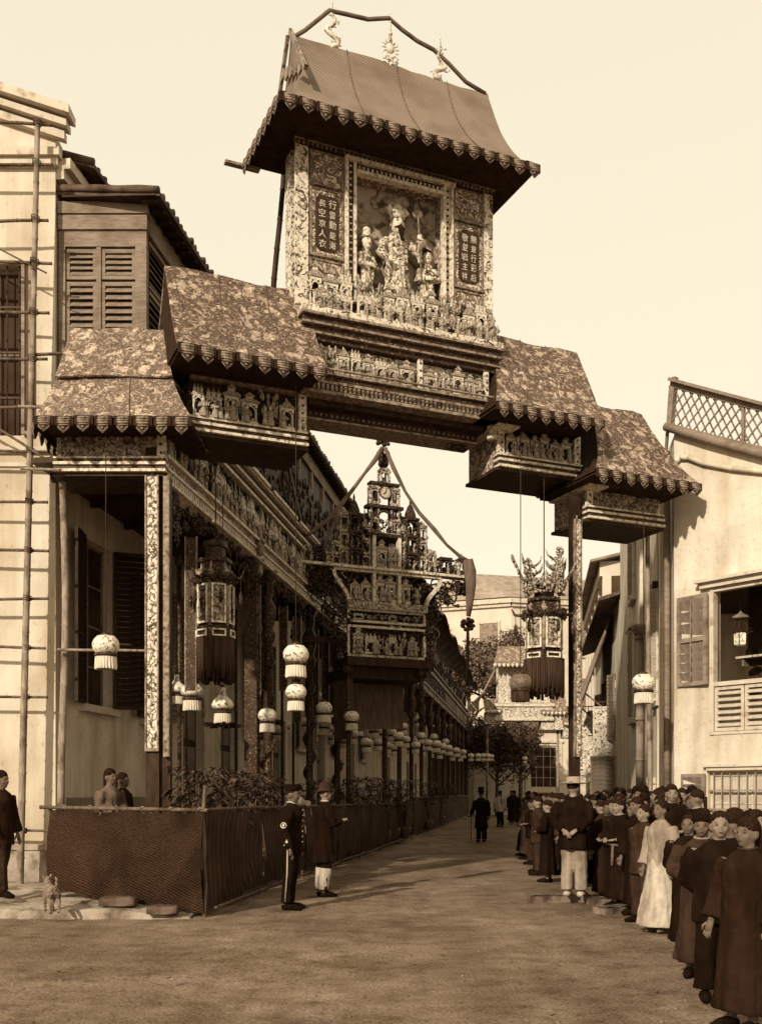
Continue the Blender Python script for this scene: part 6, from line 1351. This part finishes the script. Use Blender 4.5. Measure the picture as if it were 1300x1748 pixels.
def shoe_mesh(step=0, mt=None):
    b = MB()
    for sg in (-1, 1): st = step*sg; b.tube([(sg*.095, .075+st, .04), (sg*.098, 0+st, .055), (sg*.105, -.10+st, .045), (sg*.112, -.185+st, .03)], [.042, .052, .05, .03], 10, ell=.85)
    me = b.mesh('shoes', mt or C_BLACK); return me
def feature_mesh():
    b = MB()
    for sg in (-1, 1): b.blob((sg*.033, -.080, 1.575), (.013, .010, .006), 8, 4); b.blob((sg*.034, -.086, 1.600), (.018, .008, .0035), 7, 3)
    b.blob((0, -.098, 1.509), (.022, .008, .004), 7, 3); return b.mesh('face_marks', FEAT)
def hair_mesh(kind):
    b = MB()
    if kind == 'queue':
        b.blob((0, .014, 1.616), (.084, .100, .092), 14, 9); b.tube([(0, .11, 1.60), (0, .125, 1.45), (0, .13, 1.2), (.01, .14, .85)], [.035, .022, .018, .008], 7)
    elif kind == 'short': b.blob((0, .020, 1.612), (.085, .098, .097), 14, 9)
    elif kind == 'bun': b.blob((0, .022, 1.612), (.087, .100, .10), 14, 9); b.blob((0, .12, 1.60), (.055, .05, .05), 10, 6)
    return b.mesh('hair', HAIR)
def cap_mesh(kind):
    b = MB()
    if kind == 'skull': b.lathe([(.094, 0), (.098, .02), (.094, .06), (.065, .105), (.02, .12), (.016, .14)], 14, (0, .01, 1.615)); m_ = C_BLACK
    if kind == 'pillbox': b.lathe([(.094, 0), (.1, .01), (.108, .07), (.1, .085), (.02, .088)], 16, (0, .005, 1.62)); b.lathe([(.101, .03), (.104, .035), (.104, .05), (.101, .055)], 16, (0, .005, 1.62)); b.blob((0, -.12, 1.625), (.07, .05, .008), 10, 4); m_ = C_BLACK
    if kind == 'helmet': b.lathe([(.13, 0), (.118, .02), (.108, .03), (.105, .07), (.085, .125), (.04, .155), (.01, .165)], 18, (0, .01, 1.60)); b.blob((0, -.12, 1.6), (.075, .06, .012), 10, 4); b.blob((0, .13, 1.595), (.07, .06, .014), 10, 4); m_ = C_MID
    if kind == 'straw': b.lathe([(.19, 0), (.195, .012), (.10, .018), (.098, .09), (.09, .10), (.02, .102)], 20, (0, .005, 1.63)); m_ = STRAW
    if kind == 'cone': b.lathe([(.26, 0), (.262, .012), (.12, .10), (.04, .16), (.005, .18)], 20, (0, .005, 1.62)); m_ = STRAW
    if kind == 'top': b.lathe([(.15, 0), (.15, .012), (.10, .015), (.098, .12), (.1, .16), (.02, .162)], 18, (0, .005, 1.63)); m_ = C_BLACK
    return b.mesh('hat', m_)
FM = feature_mesh(); HM = {k: hair_mesh(k) for k in ('queue', 'short', 'bun')}; CM = {k: cap_mesh(k) for k in ('skull', 'pillbox', 'helmet', 'straw', 'cone', 'top')}
BODY = {p: make_body(p) for p in ARMS}; BODYW = make_body('down', .12); 
ROBE = {p: robe_mesh(p) for p in ('down', 'fold', 'behind')}
TUNIC = {p: robe_mesh(p, .70, .215, .09, mt=C_MID, k=6) for p in ('down', 'fold', 'behind', 'side')}
COAT = {'side': robe_mesh('side', .52, .225, .07, mt=C_BLACK, waist=.18, k=5), 'stick': robe_mesh('stick', .45, .23, .07, mt=C_BLACK, waist=.185, k=5)}
JACK = robe_mesh('down', .74, .195, .066, mt=C_BLACK, waist=.17, k=4); JACK2 = robe_mesh('behind', .68, .21, .07, mt=C_BLACK, waist=.185, k=5)
TROU = trouser_mesh(); TROUW = trouser_mesh(.12); TROUN = trouser_mesh(0, w0=.095, w1=.072); SHOE = shoe_mesh(); SHOEW = shoe_mesh(.12)
SKIRT = None
def skirt_mesh():
    b = MB(); b.tube([(0, .01, .08), (0, .01, .4), (0, 0, .85), (0, 0, 1.02)], [.34, .28, .19, .15], 20, ell=.85); return remesh(b, 'skirt', C_WHITE, .022, 1, folds(9, .07, .95, .08))
SKIRT = skirt_mesh()
q = MB(); q.tube([(.069*cos(a), .066*sin(a)*.9+.006, 1.452+.012*sin(a)) for a in [k*pi/8 for k in range(17)]], .011, 5); COLLAR = q.mesh('collar', C_PALE)
q = MB(); q.tube([(.205*cos(a), .150*sin(a), .985+.01*sin(a*2)) for a in [k*pi/10 for k in range(21)]], .022, 6); q.tube([(.05, -.16, .98), (.06, -.18, .8), (.05, -.175, .66)], [.022, .026, .02], 5); BELT = q.mesh('sash', C_MID)
def person(loc, rz, sc_, label, body, clothes, hair='queue', hat=None, group=None, skin=None, lean=(0, 0)):
    e = empty('person', loc, rz); e.rotation_euler = (lean[0]+rnd.uniform(-.03, .03), lean[1]+rnd.uniform(-.03, .03), rz); wv = rnd.uniform(.94, 1.1); e.scale = (sc_*wv, sc_*wv, sc_); tag(e, label, 'person', group)
    b = obj('body', body, e)
    if skin: setmat(b, skin)
    for nm, me, m_ in clothes: o = obj(nm, me, e); setmat(o, m_)
    obj('face_marks', FM, e)
    if hair: obj('hair', HM[hair], e)
    if hat: obj('hat', CM[hat], e)
    if group and group.startswith('crowd'):
        if rnd.random() < .5: setmat(obj('collar', COLLAR, e), rnd.choice((C_PALE, C_CREAM, C_MID)))
        if rnd.random() < .08: setmat(obj('sash', BELT, e), rnd.choice((C_MID, C_PALE, C_BLACK)))
    return e
def gh(x, y): return gz(x, y)
# the uniformed man in profile, with badge, buttons and white trouser stripe
p = ground_at(494, 1550); e = person((p.x, p.y, gh(p.x, p.y)), R(82), 1.02, 'dark-uniformed man in a small cap with a white trouser stripe beside the reed fence', BODY['down'], [('tunic', JACK, C_BLACK), ('trousers', TROUN, C_BLACK), ('shoes', SHOE, C_BLACK)], 'short', 'pillbox', skin=SKIN)
b = MB(); b.tube([(-.192, .0, .90), (-.184, .0, .5), (-.176, .02, .13)], .011, 5); b.build('trouser_stripe', C_WHITE, e)
b = MB(); b.tube([(-.318, .03+.035*cos(a), 1.16+.035*sin(a)) for i, a in enumerate([k*pi/6 for k in range(13)])], .007, 5); b.blob((-.318, .03, 1.16), (.008, .018, .018), 7, 4); b.build('arm_badge', GILT, e)
b = MB(); b.blob((-.335, -.02, .94), (.008, .022, .012), 6, 4); b.blob((-.335, -.02, .955), (.008, .012, .024), 6, 4); b.tube([(-.335, -.02, .93), (-.33, .02, .89)], .006, 4); b.build('cuff_mark', GILT, e)
b = MB(); b.tube([(-.06, -.055, 1.44), (-.075, .0, 1.465), (-.06, .06, 1.46)], .010, 5); b.build('collar', C_WHITE, e)
b = MB()
for i in range(9): b.blob((0, -.147-.0*i+(.02 if i > 6 else 0), 1.36-.072*i), .011, 6, 4)
b.build('button', GILT, e)
# the man in the long dark coat with white gaiters
p = ground_at(552, 1530); e = person((p.x, p.y, gh(p.x, p.y)), R(112), 1.02, 'man in a long dark coat, rounded helmet and white gaiters beside the reed fence', BODY['side'], [('coat', COAT['side'], C_BLACK), ('trousers', TROU, C_BLACK), ('shoes', SHOE, C_BLACK)], 'short', 'helmet', skin=SKINP)
b = MB()
for sg in (-1, 1): b.tube([(sg*.097, .02, .12), (sg*.097, .015, .30), (sg*.096, .005, .44)], [.093, .094, .10], 12)
b.build('gaiters', C_WHITE, e)
b = MB(); b.tube([(.066*cos(a), .065*sin(a)*.9+.01, 1.452) for a in [k*pi/8 for k in range(17)]], .013, 5); b.build('collar', C_WHITE, e)
# straw-hatted man in pale trousers with his back half turned, on the kerb stone
p = ground_at(980, 1531, .1); person((p.x, p.y+.02, .10), R(150), 1.0, 'man in a straw hat, dark coat, pale trousers and white shoes on the kerb stone', BODY['behind'], [('coat', JACK2, C_BLACK), ('trousers', TROU, C_CREAM), ('shoes', SHOE, C_WHITE)], 'short', 'straw', skin=SKINP)
# woman in white
p = ground_at(1126, 1590); person((p.x, p.y, gh(p.x, p.y)), R(-60), .90, 'woman in a white jacket and long white skirt at the front of the crowd', BODY['down'], [('jacket', TUNIC['down'], C_CREAM), ('skirt', SKIRT, C_WHITE)], 'bun')
# walkers up the street
p = ground_at(821, 1438); e = person((p.x, p.y, 0), R(190), 1.0, 'man in dark clothes and tall hat with a cane walking up the road', BODY['stick'], [('coat', COAT['stick'], C_BLACK), ('trousers', TROU, C_BLACK), ('shoes', SHOE, C_BLACK)], 'short', 'top')
b = MB(); b.tube([(.30, -.22, 0), (.30, -.17, .88), (.30, -.12, .93)], [.012, .013, .016], 6); b.build('cane', DARKWOOD, e)
p = ground_at(853, 1412); person((p.x, p.y, 0), R(200), 1.0, 'man in a white jacket and dark trousers standing in the road up the street', BODY['down'], [('jacket', TUNIC['down'], C_WHITE), ('trousers', TROU, C_BLACK), ('shoes', SHOE, C_BLACK)], 'queue')
# behind the mat screen
for (px, d, rz, s_, lab, m_, hr) in ((190, 14.9, 60, .98, 'person in a pale tunic watching over the mat screen', C_PALE, 'queue'), (212, 15.2, 80, .95, 'person in a dark tunic behind the pale-clad one at the mat screen', C_DARK, 'queue'), (509, 19.8, -30, .98, 'person in a white shirt behind the reed fence between the uniformed men', C_WHITE, 'short')):
    person(((px-CX)/FPX*d, d, .13 if px > 300 else .32), R(rz), s_*.98, lab, BODY['fold'], [('tunic', TUNIC['fold'], m_), ('trousers', TROU, C_DARK), ('shoes', SHOE, C_BLACK)], hr)
# man at the left edge with the dog
person((-5.09, 13.75, .20), R(70), 1.0, 'man in a dark gown with a pale sleeve on the pavement by the scaffold pole', BODYW, [('robe', TUNIC['down'], C_DARK), ('trousers', TROUW, C_MID), ('shoes', SHOEW, C_BLACK)], 'queue', lean=(0, 0))
# the crowd along the right
rc = random.Random(21)
LEFT = [(5.0, 1.95), (7.0, 2.35), (8.4, 2.75), (9.8, 2.95), (10.6, 3.2), (11.3, 3.5), (12.1, 3.7), (12.5, 3.2), (13.5, 3.05), (14.6, 3.15), (15.4, 3.5), (16.1, 3.6), (16.5, 3.0), (18, 3.0), (22, 3.3), (27, 3.8), (40, 5.2)]
def leftx(y):
    for (y0, x0), (y1, x1) in zip(LEFT[:-1], LEFT[1:]):
        if y0 <= y <= y1: return x0+(x1-x0)*(y-y0)/(y1-y0)
    return LEFT[-1][1]
TONE = [('black', C_BLACK, 5), ('dark', C_DARK, 5), ('mid-brown', C_MID, 3), ('pale', C_PALE, 1.2), ('white', C_WHITE, .3)]
def pick_tone(): return rc.choices(TONE, [t[2] for t in TONE])[0]
special = [ground_at(980, 1531), ground_at(1126, 1590)]
y = 6.9; n_crowd = 0
while y < 27:
    row = y; x = leftx(y)+rc.uniform(-.15, .5)+(.15 if y < 8 else 0)
    lim = min((.3714*y+.35 if y < 11.4 else .3057*y), 5.05 if y < 16 else (5.0+.149*(y-18) if y > 18 else 4.95))
    first = True
    while x < lim:
        yy = y+rc.uniform(-.2, .2)
        if all((Vector((x, yy))-s_.xy).length > .52 for s_ in special) and (Vector((x, yy))-GATE.w(7.0, .08, 0).xy).length > .35 and (Vector((x, yy))-GATE.w(6.85, .08, 0).xy).length > .35:
            tn, tm, _ = pick_tone(); kd = rc.random(); child = rc.random() < .10 and first; s_ = (rc.uniform(.72, .8) if child else (rc.uniform(.80, .87) if y < 11.3 else rc.uniform(.86, .95)))
            rz = R(rc.choice((-80, -60, -40, -95, -120, -20, -70))+rc.uniform(-15, 15)); hr = rc.choices(('queue', 'short', 'bun'), (6, 2, 1))[0]; ht = rc.choices((None, 'skull', 'cone', 'straw'), (8, 1.6, 0, 0))[0]
            ps = rc.choice(('down', 'fold', 'behind'))
            if kd < .55: cl = [('robe', ROBE[ps], tm), ('shoes', SHOE, C_BLACK)]; gar = 'long '+tn+' robe'
            else:
                t2n, t2m, _ = pick_tone(); t2n, t2m = (t2n, t2m) if t2n != 'white' else ('pale', C_PALE)
                cl = [('tunic', TUNIC[ps], tm), ('trousers', TROU, t2m), ('shoes', SHOE, C_BLACK)]; gar = tn+' tunic and '+t2n+' trousers'
            arms = {'down': 'arms hanging', 'fold': 'hands clasped in front', 'behind': 'hands behind back'}[ps]
            hd = {None: 'bareheaded', 'skull': 'skull-capped', 'cone': 'cone-hatted', 'straw': 'straw-hatted'}[ht]; hs = {'queue': 'with a queue', 'short': 'with short hair', 'bun': 'with a hair bun'}[hr]
            lab = f"{hd} {'child' if child else 'person'} {hs} in {gar}, {arms}"
            zg = .11 if (Vector((x, yy, 0))-RS.o).dot(RS.n) < .95 and (Vector((x, yy, 0))-RS.o).dot(RS.u) > -6 else gh(x, yy)
            person((x, yy, zg), rz, s_, lab, BODY[ps], cl, hr, ht, 'crowd along the right side of the street', rc.choice((SKIN, SKIN, SKINP)))
            n_crowd += 1
        first = False; x += rc.uniform(.34, .48)
    y += rc.uniform(.42, .52) if y < 16 else rc.uniform(.6, .85)
# packed between the straw-hatted man and the woman in white, and at the head of the crowd
for (px, py, m_, tn, s_) in ((1014, 1500, C_BLACK, 'black', .93), (1034, 1512, C_DARK, 'dark', .86), (1050, 1530, C_BLACK, 'black', .9), (1071, 1545, C_DARK, 'dark', .88), (1086, 1560, C_BLACK, 'black', .9), (914, 1452, C_BLACK, 'black', .96), (926, 1474, C_DARK, 'dark', .95), (943, 1488, C_BLACK, 'black', .95), (934, 1450, C_DARK, 'dark', .93), (957, 1470, C_BLACK, 'black', .94)):
    p = ground_at(px, py); ps = rc.choice(('down', 'fold')); hr = rc.choice(('queue', 'short'))
    person((p.x, p.y, gh(p.x, p.y)), R(rc.uniform(-110, -30)), s_, f"person in long {tn} robe {'beside the woman in white' if px > 1000 else 'at the head of the crowd beyond the straw-hatted man'}", BODY[ps], [('robe', ROBE[ps], m_), ('shoes', SHOE, C_BLACK)], hr, None, 'crowd along the right side of the street')
# people at the far end of the street
for i in range(4):
    px = rc.uniform(872, 905); d = rc.uniform(38, 60); tn, tm, _ = TONE[rc.choice((0, 1))]
    person(((px-CX)/FPX*d, d, 0), R(rc.uniform(-180, 180)), rc.uniform(.95, 1.05), 'far-off person in a long '+tn+' robe standing at the end of the street', BODY['down'], [('robe', ROBE['down'], tm)], 'queue', None, 'people at the far end of the street')

# ------------------------------------------------------------------ dog on the pavement edge
p = ground_at(84, 1562, .06); dg_ = empty('dog', (p.x, p.y+.1, .085), R(-150)); dg_.scale = (.85, .85, .8); tag(dg_, 'small pale dog standing on the pavement edge near the scaffold pole', 'dog')
b = MB()
b.tube([(0, .20, .33), (0, .10, .335), (0, -.05, .325), (0, -.16, .335), (0, -.22, .36)], [.07, .085, .088, .10, .075], 12, ell=1.1)
b.tube([(0, -.19, .37), (0, -.26, .44), (0, -.29, .47)], [.07, .055, .05], 10); b.blob((0, -.31, .49), (.055, .07, .055), 10, 7); b.tube([(0, -.35, .475), (0, -.42, .46)], [.035, .024], 8)
for sg in (-1, 1):
    b.tube([(sg*.055, -.17, .30), (sg*.058, -.15, .19), (sg*.058, -.165, .10), (sg*.058, -.17, .02)], [.045, .03, .022, .02], 8); b.blob((sg*.058, -.19, .016), (.024, .034, .017), 8, 5)
    b.tube([(sg*.055, .18, .33), (sg*.062, .13, .22), (sg*.06, .22, .13), (sg*.06, .205, .02)], [.06, .042, .024, .02], 8); b.blob((sg*.06, .185, .016), (.024, .034, .017), 8, 5)
    b.tube([(sg*.035, -.29, .53), (sg*.06, -.285, .57), (sg*.07, -.30, .52)], [.02, .022, .008], 6)
b.tube([(0, .24, .36), (0, .32, .44), (0, .33, .54), (0, .27, .58)], [.025, .022, .018, .010], 7)
obj('body', remesh(b, 'body', FUR, .009, 0, lambda v: v+Vector((noise.noise(v*45), noise.noise(v*45+Vector((5,0,0))), noise.noise(v*45+Vector((0,7,0)))))*.012), dg_)
b = MB(); b.blob((0, -.435, .465), (.015, .012, .012), 6, 4); b.blob((.03, -.365, .51), .008, 5, 3); b.blob((-.03, -.365, .51), .008, 5, 3); b.build('nose_and_eyes', HAIR, dg_)
